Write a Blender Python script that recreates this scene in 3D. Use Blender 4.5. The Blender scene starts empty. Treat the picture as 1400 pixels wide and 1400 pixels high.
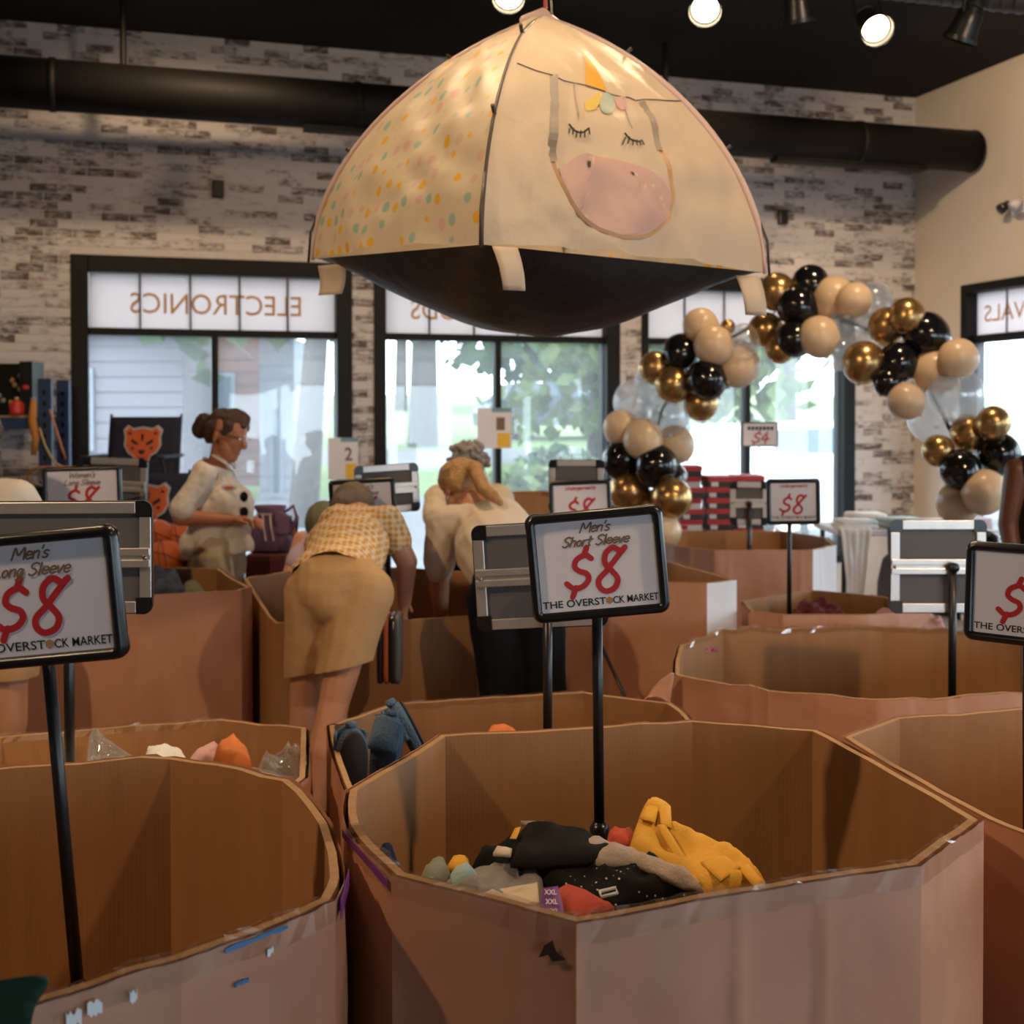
import bpy, bmesh, math, random
from mathutils import Vector, Matrix, noise
from mathutils.bvhtree import BVHTree
random.seed(7)
PI = math.pi
scene = bpy.context.scene
C = scene.collection

# ------------------------------------------------------------------ camera
F_PX, PITCH, ROLL, EYE, CYP = 1700.0, 0.0172, -0.0016, 1.62, 600.0
_fw = Vector((0, math.cos(PITCH), -math.sin(PITCH)))
_up0 = Vector((0, math.sin(PITCH), math.cos(PITCH)))
_rt = math.cos(ROLL) * Vector((1, 0, 0)) + math.sin(ROLL) * _up0
_up = -math.sin(ROLL) * Vector((1, 0, 0)) + math.cos(ROLL) * _up0
cam_data = bpy.data.cameras.new('camera')
cam = bpy.data.objects.new('camera', cam_data)
C.objects.link(cam)
cam.matrix_world = Matrix(((_rt.x, _up.x, -_fw.x, 0), (_rt.y, _up.y, -_fw.y, 0), (_rt.z, _up.z, -_fw.z, EYE), (0, 0, 0, 1)))
cam_data.sensor_width = 36
cam_data.lens = 36 * F_PX / 1400
cam_data.shift_y = -(700 - CYP) / 1400
cam_data.clip_end = 400
cam_data.dof.use_dof = True
cam_data.dof.focus_distance = 2.45
cam_data.dof.aperture_fstop = 5.0
scene.camera = cam

def ray(px, py):
    return _fw + _rt * ((px - 700) / F_PX) - _up * ((py - CYP) / F_PX)
def PH(px, py, h):
    d = ray(px, py); return Vector((0, 0, EYE)) + d * ((h - EYE) / d.z)
def PD(px, py, y):
    d = ray(px, py); return Vector((0, 0, EYE)) + d * (y / d.y)

# ------------------------------------------------------------------ world, lights, exposure
scene.view_settings.view_transform = 'Standard'
scene.view_settings.look = 'None'
scene.view_settings.gamma = 1
scene.view_settings.use_curve_mapping = False
scene.view_settings.exposure = 0.42
world = bpy.data.worlds.new('sky'); scene.world = world
world.use_nodes = True
bg = world.node_tree.nodes['Background']
bg.inputs['Color'].default_value = (0.86, 0.93, 1.0, 1)
bg.inputs['Strength'].default_value = 6.0

def lamp(name, loc, target, energy, color=(1.0, 0.72, 0.44), size=70, radius=0.07, blend=0.6):
    l = bpy.data.lights.new(name, 'SPOT'); l.energy = energy; l.color = color
    l.spot_size = math.radians(size); l.spot_blend = blend; l.shadow_soft_size = radius
    o = bpy.data.objects.new(name, l); C.objects.link(o); o.location = loc
    o.rotation_euler = (Vector(target) - Vector(loc)).to_track_quat('-Z', 'Y').to_euler()
    return o
WARM = (1.0, 0.70, 0.42)
# track spots of the shop, hung under the dark ceiling, and one added for the right wall
lamp('track_spot', (-2.6, 1.2, 3.8), (-0.8, 4.9, 0.9), 230, WARM, 95)
lamp('track_spot', (0.2, 3.4, 3.8), (0.3, 2.9, 0.6), 58, WARM, 90)
lamp('track_spot', (-1.6, 3.2, 3.8), (-1.2, 2.6, 0.6), 40, WARM, 90)
lamp('track_spot', (2.8, 1.6, 3.8), (0.9, 4.8, 1.2), 230, WARM, 95)
lamp('track_spot', (-1.90, 7.0, 4.18), (-2.35, 8.7, 1.4), 80, WARM, 120)
lamp('track_spot', (1.4, 8.0, 4.18), (0.95, 9.7, 1.4), 80, WARM, 120)
lamp('track_spot', (2.2, 6.2, 3.9), (2.6, 8.0, 1.4), 110, WARM, 100)
lamp('track_spot', (2.3, 7.6, 4.0), (3.8, 9.3, 2.6), 90, WARM, 110)  # added to brighten the right wall, has no fixture
lamp('track_spot', (-0.4, 6.2, 3.8), (-0.6, 4.9, 0.9), 130, WARM, 90)
lamp('track_spot', (0.9, 5.0, 3.75), (0.25, 4.1, 2.75), 60, WARM, 60)
lamp('track_spot', (-0.75, 4.3, 3.75), (-0.1, 4.0, 2.7), 45, WARM, 60)

# ------------------------------------------------------------------ materials
MATS = {}
def new_mat(name):
    m = bpy.data.materials.new(name); m.use_nodes = True
    nt = m.node_tree; b = nt.nodes['Principled BSDF']
    return m, nt, b
def mat(name, col, rough=0.6, metal=0.0, var=0.0, scale=8.0, bump=0.0, bscale=60.0, spec=0.5, trans=0.0, emit=None, sub=0.0):
    if name in MATS: return MATS[name]
    m, nt, b = new_mat(name)
    b.inputs['Base Color'].default_value = (*col, 1)
    b.inputs['Roughness'].default_value = rough
    b.inputs['Metallic'].default_value = metal
    b.inputs['Specular IOR Level'].default_value = spec
    tc = nt.nodes.new('ShaderNodeTexCoord')
    if var > 0:
        n = nt.nodes.new('ShaderNodeTexNoise'); n.inputs['Scale'].default_value = scale; n.inputs['Detail'].default_value = 5
        r = nt.nodes.new('ShaderNodeMix'); r.data_type = 'RGBA'
        r.inputs[6].default_value = (*[max(0, c * (1 - var)) for c in col], 1)
        r.inputs[7].default_value = (*[min(1, c * (1 + var)) for c in col], 1)
        nt.links.new(tc.outputs['Object'], n.inputs['Vector'])
        nt.links.new(n.outputs['Fac'], r.inputs[0])
        nt.links.new(r.outputs[2], b.inputs['Base Color'])
    if bump > 0:
        n2 = nt.nodes.new('ShaderNodeTexNoise'); n2.inputs['Scale'].default_value = bscale; n2.inputs['Detail'].default_value = 4
        bp = nt.nodes.new('ShaderNodeBump'); bp.inputs['Strength'].default_value = bump; bp.inputs['Distance'].default_value = 0.02
        nt.links.new(tc.outputs['Object'], n2.inputs['Vector'])
        nt.links.new(n2.outputs['Fac'], bp.inputs['Height']); nt.links.new(bp.outputs['Normal'], b.inputs['Normal'])
    if emit:
        b.inputs['Emission Color'].default_value = (*emit[0], 1); b.inputs['Emission Strength'].default_value = emit[1]
    if trans > 0:   # thin cloth: part of the light passes through
        out = nt.nodes['Material Output']; t = nt.nodes.new('ShaderNodeBsdfTranslucent'); t.inputs['Color'].default_value = (*col, 1)
        mx = nt.nodes.new('ShaderNodeMixShader'); mx.inputs[0].default_value = trans
        nt.links.new(b.outputs[0], mx.inputs[1]); nt.links.new(t.outputs[0], mx.inputs[2]); nt.links.new(mx.outputs[0], out.inputs[0])
    MATS[name] = m
    return m

def mat_cardboard():
    m, nt, b = new_mat('cardboard'); L = nt.links.new
    uv = nt.nodes.new('ShaderNodeUVMap')
    w = nt.nodes.new('ShaderNodeTexWave'); w.inputs['Scale'].default_value = 34; w.inputs['Distortion'].default_value = 0.4; w.inputs['Detail'].default_value = 1
    L(uv.outputs[0], w.inputs['Vector'])
    mp = nt.nodes.new('ShaderNodeMapping'); mp.inputs['Scale'].default_value = (9, 0.8, 1); L(uv.outputs[0], mp.inputs[0])
    n = nt.nodes.new('ShaderNodeTexNoise'); n.inputs['Scale'].default_value = 2.2; n.inputs['Detail'].default_value = 5; L(mp.outputs[0], n.inputs['Vector'])
    mx = nt.nodes.new('ShaderNodeMix'); mx.data_type = 'RGBA'
    mx.inputs[6].default_value = (0.27, 0.118, 0.038, 1); mx.inputs[7].default_value = (0.39, 0.19, 0.073, 1); L(n.outputs['Fac'], mx.inputs[0])
    mm = nt.nodes.new('ShaderNodeMix'); mm.data_type = 'RGBA'; mm.blend_type = 'MULTIPLY'; mm.inputs[0].default_value = 0.05
    L(mx.outputs[2], mm.inputs[6]); L(w.outputs['Color'], mm.inputs[7]); L(mm.outputs[2], b.inputs['Base Color'])
    bp = nt.nodes.new('ShaderNodeBump'); bp.inputs['Strength'].default_value = 0.06; bp.inputs['Distance'].default_value = 0.003
    L(w.outputs['Fac'], bp.inputs['Height']); L(bp.outputs[0], b.inputs['Normal'])
    b.inputs['Roughness'].default_value = 0.62
    return m
MATS['cardboard'] = mat_cardboard()
def mat_paper():
    m, nt, b = new_mat('kraft_paper'); L = nt.links.new
    uv = nt.nodes.new('ShaderNodeUVMap')
    n = nt.nodes.new('ShaderNodeTexNoise'); n.inputs['Scale'].default_value = 5; n.inputs['Detail'].default_value = 6; n.inputs['Distortion'].default_value = 0.6; L(uv.outputs[0], n.inputs['Vector'])
    mx = nt.nodes.new('ShaderNodeMix'); mx.data_type = 'RGBA'
    mx.inputs[6].default_value = (0.39, 0.172, 0.092, 1); mx.inputs[7].default_value = (0.52, 0.265, 0.168, 1); L(n.outputs['Fac'], mx.inputs[0])
    L(mx.outputs[2], b.inputs['Base Color'])
    n2 = nt.nodes.new('ShaderNodeTexNoise'); n2.inputs['Scale'].default_value = 6; n2.inputs['Detail'].default_value = 3; n2.inputs['Distortion'].default_value = 0.3; L(uv.outputs[0], n2.inputs['Vector'])
    bp = nt.nodes.new('ShaderNodeBump'); bp.inputs['Strength'].default_value = 0.22; bp.inputs['Distance'].default_value = 0.02
    L(n2.outputs['Fac'], bp.inputs['Height']); L(bp.outputs[0], b.inputs['Normal'])
    b.inputs['Roughness'].default_value = 0.5
    return m
MATS['paper'] = mat_paper()
def mat_brick():
    m, nt, b = new_mat('whitewashed_brick'); L = nt.links.new
    g = nt.nodes.new('ShaderNodeNewGeometry')
    mp = nt.nodes.new('ShaderNodeMapping'); mp.inputs['Rotation'].default_value = (0, 0, -0.298); mp.inputs['Scale'].default_value = (16, 16, 44); L(g.outputs['Position'], mp.inputs[0])
    n = nt.nodes.new('ShaderNodeTexNoise'); n.inputs['Scale'].default_value = 1.0; n.inputs['Detail'].default_value = 5; n.inputs['Roughness'].default_value = 0.72; L(mp.outputs[0], n.inputs['Vector'])
    a = nt.nodes.new('ShaderNodeAttribute'); a.attribute_name = 'wear'
    ad = nt.nodes.new('ShaderNodeMath'); ad.operation = 'ADD'; L(n.outputs['Fac'], ad.inputs[0]); L(a.outputs['Fac'], ad.inputs[1])
    r = nt.nodes.new('ShaderNodeValToRGB')
    r.color_ramp.elements[0].position = 0.56; r.color_ramp.elements[0].color = (0.56, 0.52, 0.51, 1)
    r.color_ramp.elements[1].position = 0.80; r.color_ramp.elements[1].color = (0.10, 0.075, 0.065, 1)
    L(ad.outputs[0], r.inputs[0]); L(r.outputs[0], b.inputs['Base Color'])
    bp = nt.nodes.new('ShaderNodeBump'); bp.inputs['Strength'].default_value = 0.2; bp.inputs['Distance'].default_value = 0.01
    L(n.outputs['Fac'], bp.inputs['Height']); L(bp.outputs[0], b.inputs['Normal'])
    b.inputs['Roughness'].default_value = 0.85
    return m
MATS['brick'] = mat_brick()
def mat_glass(name, haze=0.08, gloss=0.06, tint=(0.93, 0.98, 1.0)):
    m, nt, b = new_mat(name); L = nt.links.new; out = nt.nodes['Material Output']; nt.nodes.remove(b)
    t = nt.nodes.new('ShaderNodeBsdfTransparent'); t.inputs[0].default_value = (*tint, 1)
    tl = nt.nodes.new('ShaderNodeBsdfTranslucent'); tl.inputs[0].default_value = (0.9, 0.95, 1, 1)
    gl = nt.nodes.new('ShaderNodeBsdfGlossy'); gl.inputs['Roughness'].default_value = 0.02
    m1 = nt.nodes.new('ShaderNodeMixShader'); m1.inputs[0].default_value = haze; L(t.outputs[0], m1.inputs[1]); L(tl.outputs[0], m1.inputs[2])
    m2 = nt.nodes.new('ShaderNodeMixShader'); m2.inputs[0].default_value = gloss; L(m1.outputs[0], m2.inputs[1]); L(gl.outputs[0], m2.inputs[2])
    L(m2.outputs[0], out.inputs[0]); MATS[name] = m
    return m
mat_glass('window_glass', 0.05, 0.04)
mat_glass('clear_plastic', 0.25, 0.22, (0.95, 0.95, 0.95))
mat_glass('clear_balloon', 0.30, 0.13, (0.93, 0.94, 0.94))
mat_glass('packing_tape', 0.02, 0.14, (0.99, 0.97, 0.94))
def mat_film():
    m, nt, b = new_mat('frosted_film'); L = nt.links.new; out = nt.nodes['Material Output']
    b.inputs['Base Color'].default_value = (0.75, 0.73, 0.75, 1)
    t = nt.nodes.new('ShaderNodeBsdfTranslucent'); t.inputs[0].default_value = (0.62, 0.60, 0.61, 1)
    mx = nt.nodes.new('ShaderNodeMixShader'); mx.inputs[0].default_value = 0.7
    L(b.outputs[0], mx.inputs[1]); L(t.outputs[0], mx.inputs[2]); L(mx.outputs[0], out.inputs[0])
    return m
MATS['film'] = mat_film()
def mat_dots():   # printed confetti of yellow, blue and pink hearts on cream tent cloth
    m, nt, b = new_mat('printed_tent_cloth'); L = nt.links.new; out = nt.nodes['Material Output']
    uv = nt.nodes.new('ShaderNodeUVMap')
    v = nt.nodes.new('ShaderNodeTexVoronoi'); v.inputs['Scale'].default_value = 17; v.inputs['Randomness'].default_value = 0.4; L(uv.outputs[0], v.inputs['Vector'])
    lt = nt.nodes.new('ShaderNodeMapRange'); lt.inputs[1].default_value = 0.26; lt.inputs[2].default_value = 0.34; lt.inputs[3].default_value = 0.95; lt.inputs[4].default_value = 0.0; L(v.outputs['Distance'], lt.inputs[0])
    sp = nt.nodes.new('ShaderNodeSeparateColor'); L(v.outputs['Color'], sp.inputs[0])
    r = nt.nodes.new('ShaderNodeValToRGB'); r.color_ramp.interpolation = 'CONSTANT'
    e = r.color_ramp.elements; e[0].position = 0; e[0].color = (0.85, 0.48, 0.02, 1); e[1].position = 0.36; e[1].color = (0.34, 0.52, 0.46, 1)
    e2 = e.new(0.66); e2.color = (0.72, 0.48, 0.44, 1)
    L(sp.outputs[0], r.inputs[0])
    mx = nt.nodes.new('ShaderNodeMix'); mx.data_type = 'RGBA'; mx.inputs[6].default_value = (0.72, 0.62, 0.47, 1)
    L(lt.outputs[0], mx.inputs[0]); L(r.outputs[0], mx.inputs[7]); L(mx.outputs[2], b.inputs['Base Color'])
    t = nt.nodes.new('ShaderNodeBsdfTranslucent'); L(mx.outputs[2], t.inputs[0])
    ms = nt.nodes.new('ShaderNodeMixShader'); ms.inputs[0].default_value = 0.35
    L(b.outputs[0], ms.inputs[1]); L(t.outputs[0], ms.inputs[2]); L(ms.outputs[0], out.inputs[0])
    b.inputs['Roughness'].default_value = 0.45
    return m
MATS['dots'] = mat_dots()
def mat_patterned():   # yellow rosettes on cream blouse
    m, nt, b = new_mat('patterned_blouse'); L = nt.links.new
    tc = nt.nodes.new('ShaderNodeTexCoord')
    v = nt.nodes.new('ShaderNodeTexVoronoi'); v.inputs['Scale'].default_value = 42; v.inputs['Randomness'].default_value = 0.15; L(tc.outputs['Object'], v.inputs['Vector'])
    r = nt.nodes.new('ShaderNodeValToRGB'); e = r.color_ramp.elements
    e[0].position = 0.30; e[0].color = (0.52, 0.25, 0.03, 1); e[1].position = 0.62; e[1].color = (0.68, 0.53, 0.36, 1)
    L(v.outputs['Distance'], r.inputs[0]); L(r.outputs[0], b.inputs['Base Color'])
    b.inputs['Roughness'].default_value = 0.8
    return m
MATS['patterned'] = mat_patterned()
def mat_leaf(name, col):
    return mat(name, col, 0.8, var=0.45, scale=3.0, trans=0.3)

mat('ceiling_black', (0.010, 0.009, 0.009), 0.8, var=0.3, scale=3, spec=.2)
mat('wall_beige', (0.60, 0.54, 0.47), 0.8, var=0.05, scale=2)
mat('wall_plain', (0.52, 0.46, 0.40), 0.85, var=0.05, scale=2)
mat('mortar', (0.54, 0.50, 0.48), 0.9, var=0.12, scale=20)
mat('concrete', (0.16, 0.13, 0.11), 0.55, var=0.3, scale=4)
mat('frame_black', (0.006, 0.0055, 0.005), 0.5, var=0.2, scale=10, spec=.2)
mat('duct_black', (0.006, 0.0052, 0.005), 0.6, var=0.35, scale=5, spec=.2)
mat('duct_grey', (0.055, 0.053, 0.052), 0.5, var=0.3, scale=5)
mat('black_plastic', (0.008, 0.008, 0.009), 0.28)
mat('black_metal', (0.010, 0.010, 0.011), 0.35)
mat('aluminium', (0.62, 0.58, 0.55), 0.38, 0.85, var=0.12, scale=20)
mat('grey_panel', (0.085, 0.080, 0.083), 0.55)
mat('poster', (0.66, 0.62, 0.66), 0.35)
mat('ink_brown', (0.17, 0.10, 0.06), 0.7)
mat('ink_red', (0.42, 0.012, 0.016), 0.6)
mat('ink_black', (0.012, 0.012, 0.014), 0.6)
mat('ink_orange', (0.52, 0.27, 0.10), 0.7, trans=0.55)
mat('logo_box', (0.36, 0.19, 0.08), 0.7)
mat('skin_light', (0.52, 0.25, 0.15), 0.5, var=0.12, scale=12)
mat('skin_tan', (0.42, 0.16, 0.075), 0.5, var=0.12, scale=12)
mat('skin_dark', (0.15, 0.052, 0.022), 0.45, var=0.12, scale=12)

# ------------------------------------------------------------------ mesh helpers
class MB:
    def __init__(s): s.v, s.f, s.uv, s.mi = [], [], {}, []
    def face(s, idx, m=0, uv=None):
        if uv: s.uv[len(s.f)] = uv
        s.f.append(tuple(idx)); s.mi.append(m)
    def quad(s, a, b, c, d, m=0, uv=None):
        n = len(s.v); s.v += [Vector(a), Vector(b), Vector(c), Vector(d)]; s.face((n, n+1, n+2, n+3), m, uv)
    def box(s, lo, hi, m=0, fn=None):
        n = len(s.v)
        P = [Vector((x, y, z)) for z in (lo[2], hi[2]) for y in (lo[1], hi[1]) for x in (lo[0], hi[0])]
        if fn: P = [Vector(fn(*p)) for p in P]
        s.v += P
        for q in ((0, 2, 3, 1), (4, 5, 7, 6), (0, 1, 5, 4), (2, 6, 7, 3), (0, 4, 6, 2), (1, 3, 7, 5)): s.face([n+i for i in q], m)
    def tube(s, pts, rad, seg=10, m=0, cap=True, closed=False):
        pts = [Vector(p) for p in pts]; N = len(pts); n0 = len(s.v)
        rads = rad if isinstance(rad, (list, tuple)) else [rad] * N
        prev = None
        for i, p in enumerate(pts):
            if closed: t = pts[(i+1) % N] - pts[i-1]
            else: t = pts[min(i+1, N-1)] - pts[max(i-1, 0)]
            t.normalize()
            if prev is None:
                a = Vector((0, 0, 1)) if abs(t.z) < 0.9 else Vector((1, 0, 0))
                x = t.cross(a).normalized()
            else:
                x = (prev - t * prev.dot(t)).normalized()
            prev = x; y = t.cross(x)
            for k in range(seg):
                an = 2*PI*k/seg; s.v.append(p + (x*math.cos(an) + y*math.sin(an)) * rads[i])
        R = N if closed else N-1
        for i in range(R):
            for k in range(seg):
                a = n0 + i*seg + k; b = n0 + i*seg + (k+1) % seg
                c = n0 + ((i+1) % N)*seg + (k+1) % seg; d = n0 + ((i+1) % N)*seg + k
                s.face((a, b, c, d), m)
        if cap and not closed:
            s.face([n0 + k for k in range(seg)][::-1], m); s.face([n0 + (N-1)*seg + k for k in range(seg)], m)
    def lathe(s, prof, seg=20, m=0, fn=None, cap=True):
        n0 = len(s.v)
        for r, z in prof:
            for k in range(seg):
                an = 2*PI*k/seg; p = Vector((r*math.cos(an), r*math.sin(an), z)); s.v.append(Vector(fn(p)) if fn else p)
        for i in range(len(prof)-1):
            for k in range(seg):
                a = n0+i*seg+k; b = n0+i*seg+(k+1) % seg; s.face((a, b, b+seg, a+seg), m)
        if cap:
            s.face([n0+k for k in range(seg)][::-1], m); s.face([n0+(len(prof)-1)*seg+k for k in range(seg)], m)
    def poly(s, pts, thick=None, m=0):
        n = len(s.v); s.v += [Vector(p) for p in pts]; k = len(pts)
        s.face(range(n, n+k), m)
        if thick is not None:
            t = Vector(thick); s.v += [Vector(p)+t for p in pts]
            s.face([n+k+i for i in range(k)][::-1], m)
            for i in range(k): s.face((n+i, n+k+i, n+k+(i+1) % k, n+(i+1) % k), m)
    def grid(s, fn, nu, nv, m=0, uvfn=None):
        n = len(s.v)
        for j in range(nv+1):
            for i in range(nu+1): s.v.append(Vector(fn(i/nu, j/nv)))
        for j in range(nv):
            for i in range(nu):
                a = n+j*(nu+1)+i
                uv = None
                if uvfn: uv = [uvfn(i/nu, j/nv), uvfn((i+1)/nu, j/nv), uvfn((i+1)/nu, (j+1)/nv), uvfn(i/nu, (j+1)/nv)]
                s.face((a, a+1, a+nu+2, a+nu+1), m, uv)
    def add(s, verts, faces, m=0):
        n = len(s.v); s.v += [Vector(v) for v in verts]
        for f in faces: s.face([n+i for i in f], m)

def mesh_of(mb, name, mats, smooth=False, fix=True, off=None):
    me = bpy.data.meshes.new(name)
    vs = mb.v if off is None else [v - off for v in mb.v]
    me.from_pydata([tuple(v) for v in vs], [], mb.f)
    for mm in (mats if isinstance(mats, (list, tuple)) else [mats]): me.materials.append(MATS[mm])
    if any(mb.mi): me.polygons.foreach_set('material_index', mb.mi)
    if mb.uv:
        ul = me.uv_layers.new(name='UVMap')
        for p in me.polygons:
            uv = mb.uv.get(p.index)
            if uv:
                for li, w in zip(p.loop_indices, uv): ul.data[li].uv = w
    if fix:
        bm = bmesh.new(); bm.from_mesh(me); bmesh.ops.recalc_face_normals(bm, faces=bm.faces); bm.to_mesh(me); bm.free()
    if smooth: me.shade_smooth()
    me.update()
    return me

def wpos(p):
    v = Vector((0, 0, 0))
    while p is not None: v += p.location; p = p.parent
    return v
def link(name, me, parent=None):
    o = bpy.data.objects.new(name, me); C.objects.link(o)
    if parent is not None: o.parent = parent
    return o
def part(name, mb, mats, parent=None, smooth=False, local=False, label=None, fix=True):
    """mesh object; geometry is given in world space unless local"""
    off = None if (parent is None or local) else wpos(parent)
    o = link(name, mesh_of(mb, name, mats, smooth, fix, off), parent)
    if label: o['label'] = label
    return o
def tag(o, label, cat, group=None, kind=None):
    o['label'] = label; o['category'] = cat
    if group: o['group'] = group
    if kind: o['kind'] = kind
    return o
def thing(name, loc, label, cat, group=None):
    o = bpy.data.objects.new(name, None); C.objects.link(o); o.location = loc; o.empty_display_size = 0.1
    return tag(o, label, cat, group)
def solo(name, mb, mats, label, cat, group=None, smooth=False, kind=None, loc=None):
    """a thing of one mesh; its origin at its base"""
    if loc is None:
        xs = [v.x for v in mb.v]; ys = [v.y for v in mb.v]; zs = [v.z for v in mb.v]
        loc = Vector(((min(xs)+max(xs))/2, (min(ys)+max(ys))/2, min(zs)))
    o = link(name, mesh_of(mb, name, mats, smooth, True, Vector(loc))); o.location = loc
    return tag(o, label, cat, group, kind)
def struct(name, mb, mats, parent=None, smooth=False):
    o = part(name, mb, mats, parent, smooth); o['kind'] = 'structure'; return o
def bevel(o, w, seg=2):
    md = o.modifiers.new('bevel', 'BEVEL'); md.width = w; md.segments = seg; md.limit_method = 'ANGLE'; return o

# organic bodies: tapered capsules fused into one skin
def capsule(mb, a, b, ra, rb, seg=12, flat=None):
    a, b = Vector(a), Vector(b); d = b - a; L = d.length
    if L < 1e-6: d = Vector((0, 0, 1)); b = a + d*1e-4; L = 1e-4
    t = d.normalized(); ax = Vector((0, 0, 1)) if abs(t.z) < 0.9 else Vector((1, 0, 0))
    x = t.cross(ax).normalized(); y = t.cross(x); n0 = len(mb.v); rings = []
    for k in range(5): an = -PI/2 + PI/2*k/4; rings.append((a + t*ra*math.sin(an), ra*math.cos(an)))
    for k in range(5): an = PI/2*k/4; rings.append((b + t*rb*math.sin(an), rb*math.cos(an)))
    for c, r in rings:
        for k in range(seg):
            an = 2*PI*k/seg; off = (x*math.cos(an) + y*math.sin(an))*max(r, 1e-4)
            if flat: fv = Vector(flat[0]); off -= fv*off.dot(fv)*(1-flat[1])
            mb.v.append(c + off)
    for i in range(len(rings)-1):
        for k in range(seg):
            p = n0+i*seg+k; q = n0+i*seg+(k+1) % seg; mb.face((p, q, q+seg, p+seg))
    mb.face([n0+k for k in range(seg)][::-1]); mb.face([n0+9*seg+k for k in range(seg)])
def fuse(name, caps, material, parent, voxel=0.009, smooth=4, label=None, wrinkle=0.0, wscale=9.0, cut=None):
    mb = MB()
    for c in caps:
        a, b, ra, rb = c[:4]; capsule(mb, a, b, ra, rb, flat=c[4] if len(c) > 4 else None)
    off = wpos(parent)
    me0 = mesh_of(mb, 'tmp', material, False, False, off)
    o = bpy.data.objects.new('tmp', me0); C.objects.link(o)
    r = o.modifiers.new('r', 'REMESH'); r.mode = 'VOXEL'; r.voxel_size = voxel
    s = o.modifiers.new('s', 'SMOOTH'); s.iterations = smooth; s.factor = 0.5
    dg = bpy.context.evaluated_depsgraph_get(); dg.update()
    me = bpy.data.meshes.new_from_object(o.evaluated_get(dg))
    bpy.data.objects.remove(o); bpy.data.meshes.remove(me0)
    if not me.materials: me.materials.append(MATS[material])
    if wrinkle > 0:
        nn = [v.normal.copy() for v in me.vertices]
        for v, q in zip(me.vertices, nn):
            p = v.co*wscale; v.co += q*wrinkle*(noise.noise(Vector((p.x, p.y, p.z*0.6))) + 0.5*noise.noise(p*2.3))
    if cut:
        bm = bmesh.new(); bm.from_mesh(me)
        for co, no in cut:
            bmesh.ops.bisect_plane(bm, geom=bm.verts[:]+bm.edges[:]+bm.faces[:], plane_co=Vector(co)-off, plane_no=Vector(no), clear_outer=True)
        bm.to_mesh(me); bm.free()
    me.name = name; me.shade_smooth()
    ob = link(name, me, parent)
    if label: ob['label'] = label
    return ob

# ------------------------------------------------------------------ text and hand lettering
def text_geo(s, bold=0.0):
    cu = bpy.data.curves.new('t', 'FONT'); cu.body = s; cu.resolution_u = 3; cu.offset = bold
    o = bpy.data.objects.new('t', cu); C.objects.link(o)
    dg = bpy.context.evaluated_depsgraph_get(); dg.update()
    me = bpy.data.meshes.new_from_object(o.evaluated_get(dg))
    v = [(p.co.x, p.co.y) for p in me.vertices]; f = [tuple(p.vertices) for p in me.polygons]
    bpy.data.objects.remove(o); bpy.data.curves.remove(cu); bpy.data.meshes.remove(me)
    x0 = min(p[0] for p in v); x1 = max(p[0] for p in v); y0 = min(p[1] for p in v); y1 = max(p[1] for p in v)
    return [((x-x0)/(x1-x0), (y-y0)/(y1-y0)) for x, y in v], f, (x1-x0)/(y1-y0)
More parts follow.
